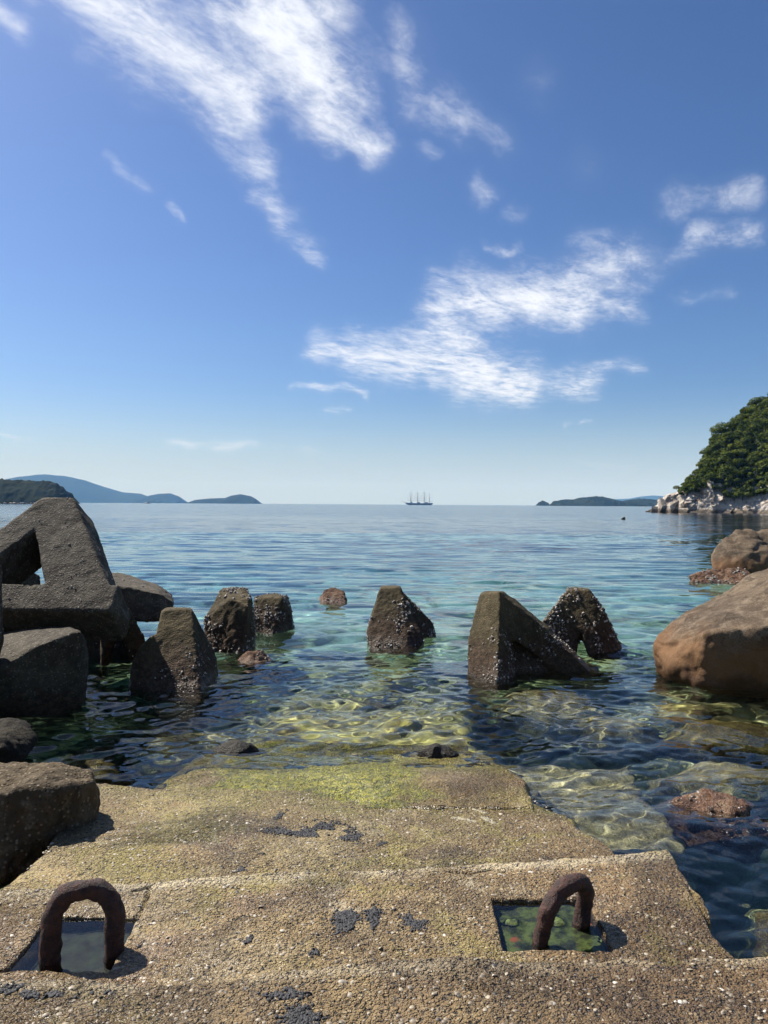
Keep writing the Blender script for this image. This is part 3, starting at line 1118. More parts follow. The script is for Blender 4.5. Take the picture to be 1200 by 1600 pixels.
# ------------------------------------------------------------------ iron rings
def iron_ring(p0, p1, zbase, height, r, lean, label, seed):
    """a U-shaped bar: two legs and a round bow, swept as one skin with flaking rust"""
    p0, p1 = Vector(p0), Vector(p1)
    mid = (p0 + p1) / 2
    ax = (p1 - p0)
    half = ax.length / 2
    ax.normalize()
    up = Vector((lean[0], lean[1], 1)).normalized()
    path = []
    leg = height - half - r
    for s in np.linspace(0, 1, 10)[:-1]:
        path.append(mid - ax * half + up * (leg * s))
    for a in np.linspace(math.pi, 0, 26):
        path.append(mid + ax * (half * math.cos(a)) + up * (leg + half * math.sin(a)))
    for s in np.linspace(1, 0, 10)[1:]:
        path.append(mid + ax * half + up * (leg * s))
    path = [q + Vector((0, 0, zbase)) for q in path]
    nrm = ax.cross(up).normalized()
    V, k = [], 20
    for i, q in enumerate(path):
        tan = (path[min(i + 1, len(path) - 1)] - path[max(i - 1, 0)]).normalized()
        bi = tan.cross(nrm).normalized()
        for j in range(k):
            a = 2 * math.pi * j / k
            V.append(q + (nrm * math.cos(a) + bi * math.sin(a)) * r)
    V = np.array([list(v) for v in V])
    C = np.repeat(np.array([list(q) for q in path]), k, 0)
    dirs = (V - C) / r
    V = V + dirs * (.005 * fbm(V, 16, 3, seed) + .008 * fbm(V, 48, 3, seed + 3))[:, None]
    n = len(path)
    F = []
    for i in range(n - 1):
        for j in range(k):
            j2 = (j + 1) % k
            F.append((i * k + j, i * k + j2, (i + 1) * k + j2, (i + 1) * k + j))
    o = link('mooring_ring', mesh_np('mooring_ring', V, F), M_rust)
    o.cycles.is_caustics_receiver = True
    set_origin(o, mid + Vector((0, 0, zbase)))
    tag(o, label, 'ring', 'iron rings let into the landing')
    return o


iron_ring((-1.093, 2.52, 0), (-.897, 2.56, 0), .07, .372, .0325, (0, .04), 'black rusted iron ring standing upright in the water-filled recess at lower left', 1)
iron_ring((.53, 2.65, 0), (.70, 2.77, 0), .07, .325, .029, (.20, .0), 'red-brown rusted iron ring leaning over the green recess at lower right', 2)

# ------------------------------------------------------------------ wave-breaker blocks
def block(name, hulls, mat, label, cat, group=None, voxel=.019, smooth=1, amp=.016, scale=5.5, seed=1, rough=.007, rscale=26., barn=0, bz=(.0, .4), br=(.008, .024), ridged=0., rdscale=2., patch=1.2, want=None, crack=None):
    V, T = solid(hulls, voxel, smooth, amp, scale, seed, rough, rscale, ridged, rdscale, crack)
    o = link(name, mesh_np(name, V, T), mat, None, True)
    base = Vector((float(V[:, 0].mean()), float(V[:, 1].mean()), float(V[:, 2].min())))
    set_origin(o, base)
    tag(o, label, cat, group)
    if barn:
        r = np.random.default_rng(seed + 100)
        q = cones(V, T, barn, r, bz[0], bz[1], br[0], br[1], patch, seed, want=want)
        if q is not None:
            b = link('barnacles', mesh_np('barnacles', q[0], q[1], False), M_shell, o, True)
            b['kind'] = 'stuff'
    return o


def A(*pts):
    return [at(*p) for p in pts]


G_BLOCK = 'concrete wave-breaker blocks in the shallows'
# the big hollow triangle, tilted back, with a square-edged bar along its foot
th = rad(45)
e_b = Vector((0, math.cos(th), math.sin(th)))
e_n = Vector((0, math.sin(th), -math.cos(th)))
org = Vector((0, 6.5, .785))


def tri_pt(x, b, t):
    return org + Vector((x, 0, 0)) + e_b * b + e_n * t


def tri_bar(front):
    """front: outline points (x, b) of one bar; the back is a little wider"""
    cx = sum(q[0] for q in front) / len(front)
    return [tri_pt(x, b, 0) for x, b in front] + [tri_pt(x, b, .46) for x, b in front]


bar_r = tri_bar([(-2.32, .0), (-2.30, .10), (-3.02, 1.37), (-3.29, 1.37), (-3.27, .97), (-2.96, .29), (-2.83, .0)])
bar_r += [tri_pt(-2.24, .10, .3), tri_pt(-2.90, 1.34, .3)]
bar_l = tri_bar([(-4.08, .0), (-4.10, .10), (-3.32, 1.37), (-3.05, 1.37), (-3.24, .97), (-3.68, .29), (-3.86, .0)])
bar_f = tri_bar([(-4.08, .0), (-2.32, .0), (-2.30, .28), (-4.10, .28)])
big = block('wave_breaker_block', [bar_r, bar_l, bar_f], M_block, 'big grey concrete block with a triangular opening, tilted back at the left edge', 'concrete block', G_BLOCK,
            voxel=.02, smooth=2, seed=3, amp=.010, rough=.004, barn=300, bz=(.7, 1.9), br=(.004, .014), patch=1.6, want=lambda c: .12 + 2.2 * np.exp(-((c[:, 0] - (-3.0 + .42 * (1.75 - c[:, 2]))) / .08) ** 2))
block('wave_breaker_block', [A((-90, 862, 9.2), (42, 888, 9.0), (62, 900, 9.0), (66, 960, 9.0), (-90, 960, 9.0), (-90, 870, 10), (50, 895, 10), (66, 1010, 10), (-90, 1010, 10))], M_block,
      'dark concrete block seen through the triangular opening', 'concrete block', G_BLOCK, seed=4, barn=80, bz=(.1, 1.2))
block('wave_breaker_block', [A((-160, 870, 5.6), (-5, 878, 5.6), (4, 890, 5.6), (5, 1000, 5.5), (-160, 1010, 5.5), (-160, 870, 6.0), (0, 880, 6.0), (2, 1010, 6.0), (-160, 1010, 6.0), (-60, 1200, 5.8), (-160, 1200, 5.8))], M_block,
      'corner of a dark concrete block just showing at the left edge', 'concrete block', G_BLOCK, seed=5)
block('wave_breaker_block', [A((120, 892, 9.2), (165, 893, 9.0), (205, 899, 8.95), (246, 913, 8.85), (270, 930, 8.8), (150, 908, 8.15), (252, 928, 8.15), (272, 942, 8.3), (150, 968, 8.05), (246, 972, 8.1), (266, 968, 8.25), (120, 960, 9.3), (268, 962, 8.9)),
                             A((130, 950, 8.5), (215, 955, 8.5), (205, 1070, 8.4), (120, 1080, 8.4), (130, 950, 9.2), (210, 955, 9.1), (205, 1050, 9.2), (120, 1060, 9.2))], M_block,
      'long low concrete block lying behind the big triangular block, sloping to the right', 'concrete block', G_BLOCK, seed=6, amp=.02, barn=90, bz=(.1, 1.0))
block('wave_breaker_block', [A((-190, 1100, 5.75), (-40, 1062, 5.8), (0, 1046, 5.85), (75, 1002, 6.0), (126, 985, 6.15), (-190, 1010, 6.6), (10, 996, 6.6), (62, 978, 6.6), (112, 975, 6.5), (138, 1000, 6.5), (139, 1035, 6.45), (124, 1130, 6.5), (92, 1150, 6.4), (-190, 1180, 6.2), (-190, 1120, 6.7), (130, 1120, 6.8))], M_block,
      'rounded dark concrete block low at the left edge with a lit sloping top', 'concrete block', G_BLOCK, seed=7, smooth=14, amp=.035, scale=2.2)
block('wave_breaker_block', [A((172, 951, 7.9), (201, 950, 7.9), (176, 949, 8.3), (198, 949, 8.3), (156, 972, 7.8), (158, 1040, 7.7), (170, 1040, 7.8), (180, 968, 7.8), (160, 1040, 8.4)),
                             A((172, 951, 7.9), (201, 950, 7.9), (176, 949, 8.3), (198, 949, 8.3), (186, 968, 7.8), (226, 996, 7.8), (236, 1040, 7.7), (206, 1040, 7.8), (226, 1040, 8.4))], M_block_low,
      'small dark arched concrete block wedged below the big triangular block', 'concrete block', G_BLOCK, seed=8, voxel=.02, barn=60, bz=(.0, .5))
block('wave_breaker_block', [A((252, 955, 7.45), (272, 951, 7.5), (300, 952, 7.5), (258, 950, 7.8), (296, 949, 7.9), (308, 966, 7.6), (236, 1020, 7.1), (226, 1110, 6.75), (316, 1115, 6.7), (338, 1025, 7.6), (346, 1100, 7.6), (240, 1100, 8.1)),
                             A((240, 990, 7.1), (215, 1015, 7.0), (203, 1045, 7.0), (200, 1100, 6.9), (240, 1110, 6.8), (232, 1000, 7.6), (205, 1080, 7.7), (250, 1080, 7.6))], M_block_low,
      'olive concrete leg with red-brown weed round its foot, nearest of the left group', 'concrete block', G_BLOCK, seed=9, barn=520, bz=(.0, .45), br=(.006, .016))
block('wave_breaker_block', [A((343, 922, 9.3), (352, 918, 9.6), (386, 919, 9.5), (392, 930, 9.3), (330, 948, 9.2), (320, 968, 9.1), (322, 1030, 8.9), (360, 935, 9.0), (388, 945, 8.95), (376, 1035, 8.7), (400, 1020, 9.1), (398, 960, 9.4), (330, 1020, 10), (395, 1015, 10))], M_block_low,
      'barnacled concrete block with a jagged crest, behind the olive leg of the left group', 'concrete block', G_BLOCK, seed=10, amp=.03, scale=5, barn=1100, bz=(.0, 1.0), br=(.01, .028))
block('wave_breaker_block', [A((398, 935, 10.4), (405, 930, 10.6), (434, 928, 10.6), (440, 934, 10.4), (396, 990, 10.2), (425, 996, 10.0), (456, 966, 10.4), (460, 985, 10.4), (450, 930, 11.2), (400, 985, 11.2), (458, 985, 11.2), (425, 1010, 10.4))], M_block_low,
      'small barnacled concrete block with a rusty red side, rightmost of the left group', 'concrete block', G_BLOCK, seed=11, amp=.025, barn=700, bz=(.0, .6), br=(.01, .026))
block('wave_breaker_block', [A((592, 920, 9.75), (626, 917, 9.75), (596, 915, 10.1), (622, 914, 10.1), (586, 950, 9.55), (574, 985, 9.4), (578, 1040, 9.1), (640, 1040, 8.95), (664, 1000, 9.3), (660, 1035, 9.4), (575, 1010, 10.2), (650, 1010, 10.4)),
                             A((622, 917, 9.9), (632, 930, 9.7), (676, 972, 9.9), (682, 1000, 9.8), (640, 985, 9.5), (620, 925, 10.3), (675, 990, 10.4), (630, 1010, 10.2))], M_block_low,
      'lone barnacled concrete stump with a flat top in the middle of the water', 'concrete block', G_BLOCK, seed=12, amp=.018, barn=1100, bz=(.0, .55), br=(.008, .026))
block('wave_breaker_block', [A((749, 926, 8.0), (782, 925, 7.72), (758, 923, 8.3), (788, 924, 8.2), (731, 1000, 7.85), (728, 1110, 7.6), (776, 1120, 7.1), (810, 1110, 7.5), (803, 1010, 7.85), (740, 1080, 8.0), (806, 1080, 8.1)),
                             A((783, 928, 7.85), (790, 925, 8.2), (800, 1000, 7.7), (858, 985, 8.0), (862, 983, 8.35), (812, 1004, 8.2), (850, 1032, 7.9)),
                             A((840, 972, 7.95), (846, 970, 8.35), (934, 1052, 8.3), (938, 1066, 8.0), (925, 1095, 8.0), (840, 1028, 7.9), (845, 1020, 8.3), (940, 1090, 8.3)),
                             A((790, 935, 7.95), (800, 1110, 7.72), (850, 985, 8.05), (915, 1040, 8.12), (915, 1110, 8.0), (800, 950, 8.3), (800, 1090, 8.3), (915, 1090, 8.35))], M_block_low,
      'tall pointed concrete block with a sloping arm reaching right into the water', 'concrete block', G_BLOCK, seed=13, voxel=.022, amp=.014, barn=1000, bz=(.0, .42), br=(.006, .02))
block('wave_breaker_block', [A((886, 921, 9.2), (922, 921, 9.2), (890, 918, 9.6), (918, 918, 9.6), (860, 955, 9.0), (845, 976, 8.95), (838, 1060, 8.7), (892, 1060, 8.7), (900, 985, 8.9), (845, 1040, 9.5), (893, 1040, 9.5)),
                             A((886, 921, 9.2), (922, 921, 9.2), (890, 918, 9.6), (918, 918, 9.6), (944, 955, 9.05), (974, 1015, 9.0), (982, 1060, 8.8), (930, 1060, 8.7), (928, 990, 8.85), (935, 1040, 9.5), (980, 1040, 9.5), (905, 982, 8.9)),
                             A((880, 950, 9.12), (932, 950, 9.12), (880, 1000, 8.98), (940, 1003, 8.98), (885, 950, 9.5), (930, 950, 9.5), (885, 995, 9.5), (935, 995, 9.5))], M_block_low,
      'barnacled triangular concrete block with a low opening, farthest right of the blocks in the water', 'concrete block', G_BLOCK, seed=14, amp=.016, barn=1300, bz=(.0, .62), br=(.01, .03))
block('concrete_chunk', [A((-160, 1262, 3.45), (0, 1238, 3.5), (100, 1232, 3.6), (148, 1222, 3.75), (-160, 1196, 4.0), (0, 1192, 4.05), (90, 1190, 4.05), (128, 1194, 4.05), (155, 1240, 3.85), (140, 1290, 3.75), (60, 1335, 3.55), (0, 1375, 3.42), (-160, 1440, 3.3), (-160, 1400, 4.2), (150, 1330, 4.1), (150, 1400, 3.8))], M_near_block,
      'rough brown concrete chunk lying against the left side of the landing', 'concrete block', None, voxel=.014, smooth=4, seed=15, amp=.045, scale=5, rough=.02, rscale=14)

# ------------------------------------------------------------------ rocks
block('boulder', [A((1020, 1005, 7.9), (1030, 988, 8.0), (1068, 956, 8.2), (1130, 924, 8.5), (1200, 886, 8.7), (1300, 838, 8.9), (1430, 860, 8.9),
                    (1105, 988, 7.2), (1200, 978, 6.95), (1330, 970, 6.8), (1450, 985, 6.9), (1045, 1048, 7.5), (1090, 1072, 7.25), (1030, 1060, 7.9),
                    (1120, 1130, 7.3), (1250, 1150, 7.1), (1450, 1150, 7.1), (1060, 1110, 7.7), (1040, 1020, 9.3), (1200, 950, 10.2), (1430, 950, 10.2), (1060, 1040, 9.6), (1430, 1060, 10.2))], M_boulder,
      'large smooth brown boulder sloping into the water at the right edge', 'boulder', None, voxel=.021, smooth=6, seed=21, amp=.045, scale=2.0, rough=.012, rscale=12, ridged=.05, rdscale=1.9, crack=(.016, .022, 1.1))
block('boulder', [A((1110, 868, 18.2), (1125, 846, 18.4), (1150, 828, 18.7), (1178, 823, 18.9), (1215, 824, 19), (1290, 850, 19), (1112, 890, 17.9), (1140, 915, 17.6), (1180, 860, 17.7), (1185, 920, 17.4), (1300, 920, 17.6), (1130, 905, 20), (1290, 905, 20))], M_boulder,
      'brown rounded boulder standing in the sea behind the large one at right', 'boulder', None, voxel=.05, smooth=4, seed=22, amp=.1, scale=1.2, rough=.02, rscale=8, ridged=.12, rdscale=.9, crack=(.05, .045, .5), barn=350, bz=(-.05, .3), br=(.02, .05))
block('flat_rock', [A((1076, 900, 17.3), (1090, 894, 17.5), (1120, 889, 17.6), (1165, 888, 17.6), (1180, 905, 17.2), (1080, 915, 17), (1180, 925, 16.6), (1090, 905, 18.2), (1175, 903, 18.4))], M_weedrock,
      'low flat barnacle-covered rock at the foot of the far right boulder', 'rock', None, voxel=.03, smooth=2, seed=23, amp=.07, scale=4, rough=.03, barn=500, bz=(-.05, .4), br=(.02, .045))
block('small_rock', [A((370, 1036, 8.3), (385, 1018, 8.3), (410, 1014, 8.4), (426, 1032, 8.3), (400, 1055, 8.0), (370, 1055, 8.2), (425, 1055, 8.2), (380, 1040, 8.8), (420, 1040, 8.8))], M_weedrock,
      'small reddish wet rock breaking the surface right of the left blocks', 'rock', None, voxel=.018, smooth=2, seed=24, amp=.03, scale=7, rough=.012, barn=120, bz=(0, .3), br=(.006, .018))
block('small_rock', [A((498, 936, 13.5), (508, 922, 13.6), (524, 917, 13.7), (538, 926, 13.6), (542, 938, 13.4), (500, 955, 13.0), (542, 955, 13.0), (510, 945, 14.2), (538, 945, 14.2))], M_weedrock,
      'tiny round barnacled rock alone in the water left of centre', 'rock', None, voxel=.02, smooth=2, seed=25, amp=.03, scale=6, rough=.012, barn=160, bz=(0, .4), br=(.01, .026))
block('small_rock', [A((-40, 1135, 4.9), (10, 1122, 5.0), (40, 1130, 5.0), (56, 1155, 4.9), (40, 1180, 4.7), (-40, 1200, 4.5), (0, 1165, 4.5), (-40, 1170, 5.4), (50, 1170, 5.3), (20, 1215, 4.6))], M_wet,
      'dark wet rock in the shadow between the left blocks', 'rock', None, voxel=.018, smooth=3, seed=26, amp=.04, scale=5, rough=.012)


def sunk(label, px, py, D, sx, sy, sz, z, mat, seed, barn=0, smooth=4, name='submerged_rock', amp=.05, scale=3, rough=.012):
    c = at(px, py, D)
    r = random.Random(seed)
    pts = []
    for k in range(22):
        a, b = r.uniform(0, 6.283), r.uniform(-.6, 1.45)
        pts.append(Vector((c.x + sx * math.cos(a) * math.cos(b), c.y + sy * math.sin(a) * math.cos(b), z + sz * math.sin(b) - sz)))
    return block(name, [pts], mat, label, 'rock', None, voxel=.03, smooth=smooth, seed=seed, amp=amp, scale=scale, rough=rough, barn=barn, bz=(-.2, .2), br=(.006, .018))


def sunk_at(px, py, ztop, *a, **k):
    q = on_sea(px, py, ztop)
    return q.y


sunk('pale submerged boulder under the water in front of the tall pointed block', 862, 1112, 6.9, .55, .75, .5, -.16, M_under, 31)
sunk('reddish weed-covered rock just under the surface right of the landing', 1118, 1262, 4.4, .36, .40, .40, .065, M_weedrock, 32, barn=200, smooth=1, amp=.06, scale=7, rough=.03)
sunk('yellow weedy flat rock under the water below the large boulder', 1150, 1120, 6.0, .7, .5, .4, -.10, M_under_dark, 33)
sunk('sandy submerged slab-like rock at the right between the weedy rocks', 1160, 1195, 5.1, .65, .36, .35, -.12, M_under, 34)
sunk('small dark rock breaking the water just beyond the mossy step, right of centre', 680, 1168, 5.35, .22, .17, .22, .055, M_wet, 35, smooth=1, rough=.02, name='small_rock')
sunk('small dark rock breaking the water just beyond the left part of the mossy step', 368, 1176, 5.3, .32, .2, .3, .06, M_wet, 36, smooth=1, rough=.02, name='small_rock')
sunk('brown submerged rock beyond the right end of the mossy step', 960, 1130, 6.3, .4, .4, .4, -.22, M_under, 37)
sunk('dim submerged rock in front of the olive leg at left', 300, 1130, 6.0, .42, .4, .4, -.28, M_under, 38)
sunk('dark submerged rock low beside the left concrete chunk', 120, 1185, 5.0, .4, .35, .4, -.10, M_under_dark, 39)
sunk('brown submerged rock by the lower right edge', 1230, 1400, 3.2, .3, .3, .3, -.10, M_under_dark, 40)

# ------------------------------------------------------------------ wooded headland on the right
def headland_profile(px):
    return np.interp(px, [1008, 1016, 1024, 1040, 1062, 1070, 1085, 1100, 1106, 1130, 1150, 1175, 1200, 1260, 1340, 1420],
                     [800, 796, 788, 772, 769, 757, 748, 730, 702, 678, 658, 643, 626, 590, 560, 560])


def cliff_profile(px):
    """height of bare rock above the water, in photograph pixels"""
    return np.interp(px, [1008, 1020, 1040, 1062, 1075, 1090, 1105, 1130, 1150, 1175, 1200, 1420], [3, 12, 26, 34, 32, 36, 44, 34, 22, 26, 34, 30])


def make_headland():
    nu, nv = 420, 150
    pxs = np.linspace(1008, 1420, nu)
    D0 = np.interp(pxs, [1008, 1200, 1420], [208, 186, 168])
    V = np.zeros((nv, nu, 3))
    slope_pts = []
    X0 = np.array([at(p, 795, d).x for p, d in zip(pxs, D0)])
    Dr = D0 + np.interp(pxs, [1008, 1060, 1110, 1200, 1420], [4, 9, 22, 40, 55])       # ridge
    Hr = np.array([at(p, y, d).z for p, y, d in zip(pxs, headland_profile(pxs), Dr)])
    Hr = np.maximum(Hr, .3)
    Hc = cliff_profile(pxs) * D0 / 1200
    Hc = np.minimum(Hc, Hr * .96)
    Dc = D0 + np.interp(pxs, [1008, 1060, 1420], [1.5, 3.5, 7.0])
    t = np.linspace(0, 1, nv)
    for i, s in enumerate(t):
        if s < .45:
            k = s / .45
            d = D0 + (Dc - D0) * k ** 1.3
            z = -3 + (Hc + 3) * k
        elif s < .85:
            k = (s - .45) / .40
            d = Dc + (Dr - Dc) * k
            z = Hc + (Hr - Hc) * np.sin(k * math.pi / 2) ** .9
        else:
            k = (s - .85) / .15
            d = Dr + 45 * k
            z = Hr * (1 - k * .9)
        V[i, :, 0] = X0 * d / D0
        V[i, :, 1] = d
        V[i, :, 2] = z
    P = V.reshape(-1, 3)
    big = fbm(P * np.array([1, 1, .35]), .16, 4, 5, ridged=True)
    mid = fbm(P * np.array([1, 1, .5]), .55, 4, 9, ridged=True)
    fine = fbm(P, 1.7, 3, 12)
    w = np.minimum(1, (np.abs(P[:, 2]) + .3) / 2.0)
    P = P.copy()
    P[:, 1] -= w * (1.9 * big + 1.0 * mid + .3 * fine)
    P[:, 0] += w * (.9 * fbm(P, .4, 3, 31) + .8 * mid)
    P[:, 2] += w * (.5 * fbm(P, .5, 3, 41))
    return P.reshape(nv, nu, 3), pxs


Hd, hd_px = make_headland()


def cliff_mat():
    m, t, p, pos = new_mat('pale_cliff_rock')
    n1 = t.noise(pos, .35, 6, .65, .8)
    n2 = t.noise(pos, 2.0, 5, .7, .4)
    c = t.mix(t.step(n1, .34, .62), (.20, .15, .105), (.50, .45, .38))
    c = t.mix(t.math('MULTIPLY', t.step(n2, .48, .7), .6), c, (.62, .58, .52))
    c = t.mix(t.math('MULTIPLY', t.step(n2, .45, .3), .6), c, (.09, .07, .05))
    z = t.sep(pos)[2]
    zz = t.math('ADD', z, t.math('MULTIPLY', t.math('SUBTRACT', n2, .5), 1.2))
    c = t.mix(t.math('MULTIPLY', t.step(zz, 1.3, .5), .8), c, (.075, .055, .035))
    t.link(c, p.inputs['Base Color'])
    p.inputs['Roughness'].default_value = .9
    p.inputs['Specular IOR Level'].default_value = .1
    t.link(t.bump(n2, .8, .35), p.inputs['Normal'])
    return m


M_cliff = cliff_mat()
hl = link('headland', mesh_np('headland', Hd.reshape(-1, 3), grid_faces(*Hd.shape[:2]), False), M_cliff)
hl.data.materials.append(simple_mat('undergrowth', (.030, .040, .012), 1.0, .5, .6))
mi = np.zeros((Hd.shape[0] - 1, Hd.shape[1] - 1), dtype=np.int32)
mi[int(Hd.shape[0] * .47):, int(Hd.shape[1] * .13):] = 1
hl.data.polygons.foreach_set('material_index', mi.ravel())
tag(hl, 'pale rocky cliff at the foot of the wooded headland on the right', kind='structure')


def leaf_mat(name, a, b, scale=.5):
    m, t, p, pos = new_mat(name)
    n = t.noise(pos, scale, 4, .6)
    n2 = t.noise(pos, scale * 7, 2, .6)
    c = t.mix(t.step(n, .35, .65), a, b)
    c = t.mix(t.math('MULTIPLY', t.step(n2, .5, .75), .5), c, tuple(min(1, x * 1.5) for x in b))
    t.link(c, p.inputs['Base Color'])
    p.inputs['Roughness'].default_value = 1.0
    p.inputs['Specular IOR Level'].default_value = .04
    return m


M_leaf = leaf_mat('headland_leaves', (.030, .048, .010), (.115, .135, .028), .26)
M_bark = simple_mat('bark', (.06, .045, .03), .9, .3, 5)


def crown_leaves(c, r, n, g, flat=.75, size=.32):
    """leaf clumps through a lumpy crown: quads scattered near the surface of several lobes"""
    k = max(3, int(4 + 2 * g.random()))
    lob = g.normal(size=(k, 3)) * r * .42 * np.array([1, 1, .6])
    lr = r * (.45 + .3 * g.random(k))
    which = g.integers(0, k, n)
    d = g.normal(size=(n, 3))
    d[:, 2] = np.abs(d[:, 2]) * .9 - .25
    d /= np.linalg.norm(d, axis=1, keepdims=True)
    rad_ = lr[which] * (.55 + .45 * g.random(n) ** .5)
    P = c + lob[which] + d * rad_[:, None] * np.array([1, 1, flat])
    nn = d + .55 * g.normal(size=(n, 3)) + np.array([0, 0, .35])
    nn /= np.linalg.norm(nn, axis=1, keepdims=True)
    t = np.cross(nn, g.normal(size=(n, 3)))
    t /= np.maximum(np.linalg.norm(t, axis=1, keepdims=True), 1e-9)
    b = np.cross(nn, t)
    s = size * (.6 + .8 * g.random((n, 1)))
    Q = np.stack([P - t * s * .9, P - b * s * .45 - t * s * .1, P + t * s * .9, P + b * s * .5], 1)
    return Q.reshape(-1, 3)


def make_wood():
    g = np.random.default_rng(8)
    nv, nu, _ = Hd.shape
    LV = []
    TV, TF = [], []
    placed = []
    tries = 0
    while len(placed) < 640 and tries < 16000:
        tries += 1
        i = int(nv * (.41 + .47 * g.random()))
        j = int(nu * (.125 + .72 * g.random()))
        if i < nv * .47 and g.random() < .45:
            continue
        P = Hd[i, j]
        r = 1.1 + 2.2 * g.random() ** 1.6
        if hd_px[j] < 1075:
            r *= .62
        if hd_px[j] < 1062:
            continue
        if any((P[0] - q[0]) ** 2 + (P[1] - q[1]) ** 2 + (P[2] - q[2]) ** 2 < (.53 * (r + q[3])) ** 2 for q in placed):
            continue
        placed.append((*P, r))
        c = P + np.array([0, -.3, r * .55])
        LV.append(crown_leaves(c, r, int(420 * r ** 1.3), g, size=.22))
        # trunk
        base = len(TV)
        for lvl, (zz, rr) in enumerate(((-.8, .16), (r * .6, .09))):
            for k in range(5):
                a = k * 1.2566
                TV.append((P[0] + rr * math.cos(a), P[1] + rr * math.sin(a), P[2] + zz))
        for k in range(5):
            TF.append((base + k, base + (k + 1) % 5, base + 5 + (k + 1) % 5, base + 5 + k))
    V = np.concatenate(LV)
    F = np.arange(len(V)).reshape(-1, 4)
    w = empty('woodland', (110, 205, 0))
    tag(w, 'dense dark green wood covering the steep headland on the right', 'wood', kind='stuff')
    o = link('foliage', mesh_np('foliage', V, F, False), M_leaf, w)
    o['kind'] = 'stuff'
    o = link('trunks', mesh_np('trunks', TV, TF), M_bark, w)
    o['kind'] = 'stuff'
    return placed


TREES = make_wood()

# fallen rocks along the foot of the cliff
gr = random.Random(5)
FALLEN = ['low pale rock in the water at the very tip of the headland', 'pale rock second from the tip of the headland, at the waterline', 'tall pale rock leaning on the cliff near the headland tip',
          'upright pale crag just above the rock at the headland tip', 'pale rock at the waterline where the trees begin', 'low pale rock at the foot of the cliff under the first trees',
          'low wide pale rock at the cliff foot midway to the right edge', 'small pale rock at the cliff foot, second from the right edge', 'low pale rock at the cliff foot nearest the right edge']
for k, (px, py, w, h) in enumerate([(1024, 797, 12, 9), (1040, 799, 14, 10), (1052, 792, 14, 16), (1034, 786, 12, 18), (1068, 800, 16, 9), (1090, 802, 16, 8), (1118, 803, 18, 9), (1145, 803, 16, 8), (1172, 804, 20, 9)]):
    D = 204 - k * 1.6
    c = at(px, py, D)
    s = D / 1200
    pts = [Vector((c.x + s * w * gr.uniform(-.6, .6), c.y + gr.uniform(-1.4, .8), max(-1.2, c.z + s * h * gr.uniform(-.9, .75)))) for _ in range(13)]
    pts += [Vector((c.x + s * w * .5, c.y, -1)), Vector((c.x - s * w * .5, c.y, -1)), Vector((c.x, c.y + 1.2, -1))]
    bm = bmesh.new()
    hull_into(bm, pts)
    me = bpy.data.meshes.new('fallen_rock')
    bm.to_mesh(me)
    bm.free()
    o = link('fallen_rock', me, M_cliff)
    set_origin(o, (c.x, c.y, -1))
    tag(o, FALLEN[k], 'rock', 'rocks fallen along the foot of the cliff')

# ------------------------------------------------------------------ far hills and islands
def far_hill(name, D, outline, depth, label, mat, bumps=.04, canopy=0.0, seed=1, base_px=None):
    """a hill lofted from its skyline: it rises from the sea, crests at the outline and falls away behind"""
    xs = [q[0] for q in outline]
    n = int(max(60, min(420, (xs[-1] - xs[0]) * 2.2)))
    px = np.linspace(xs[0], xs[-1], n)
    py = np.interp(px, xs, [q[1] for q in outline])
    R = D + depth * .5
    crest = np.array([list(at(a, b, R)) for a, b in zip(px, py)])
    top = np.maximum(crest[:, 2], .5)
    rows = []
    m_ = 36
    for i in range(m_):
        s = i / (m_ - 1)
        y = D + depth * s
        prof = math.sin(math.pi * min(1, s * 1.0)) ** .75
        row = np.stack([crest[:, 0] * (.35 * (y / R) + .65), np.full(n, y), top * prof - 1.5], -1)
        rows.append(row)
    V = np.array(rows)
    P = V.reshape(-1, 3).copy()
    H = top.max()
    w = np.clip(P[:, 2] / (H * .3), 0, 1)
    P[:, 2] += w * H * bumps * fbm(P, 5.0 / max(depth, 1), 5, seed)
    if canopy:
        P[:, 2] += w * canopy * fbm(P, 1 / (canopy * 2.2), 2, seed + 4)
        P[:, 1] -= w * canopy * fbm(P, 1 / (canopy * 2.2), 2, seed + 8)
    o = link(name, mesh_np(name, P, grid_faces(m_, n)), mat)
    set_origin(o, (float(P[:, 0].mean()), D + depth / 2, 0))
    tag(o, label, kind='structure')
    return o


M_hill = leaf_mat('far_wood', (.006, .010, .005), (.018, .024, .010), .012)
M_hill_near = leaf_mat('near_wood', (.005, .009, .004), (.016, .021, .009), .09)
far_hill('hill', 7600, [(-140, 748), (0, 752), (40, 745), (70, 741.5), (100, 744), (130, 750), (160, 760), (190, 769), (215, 771), (232, 777), (243, 783)], 1800, 'long blue hill falling to the sea behind the left point', M_hill, .05, seed=2)
far_hill('hill', 6900, [(222, 783.5), (235, 774), (250, 771), (266, 770.5), (277, 775), (286, 783.5)], 900, 'rounded blue hill at the right end of the long hill', M_hill, .05, seed=3)
far_hill('island', 5200, [(299, 784.5), (306, 781), (330, 778.5), (352, 778), (362, 774), (376, 772), (392, 775), (400, 780), (404, 785)], 600, 'low blue wooded island on the horizon left of the ship', M_hill, .05, 0, 4)
far_hill('island', 3000, [(838, 789), (842, 784), (848, 782), (855, 784), (859, 789)], 90, 'tiny round wooded islet on the horizon at right', M_hill, .06, 3, 5)
far_hill('island', 2700, [(861.5, 789.5), (868, 783), (880, 780), (896, 781), (904, 778), (925, 775), (942, 776), (955, 780), (968, 783), (984, 781), (1000, 779), (1030, 781), (1060, 785), (1080, 790)], 300, 'long dark green wooded island left of the headland', M_hill, .05, 5, 6)
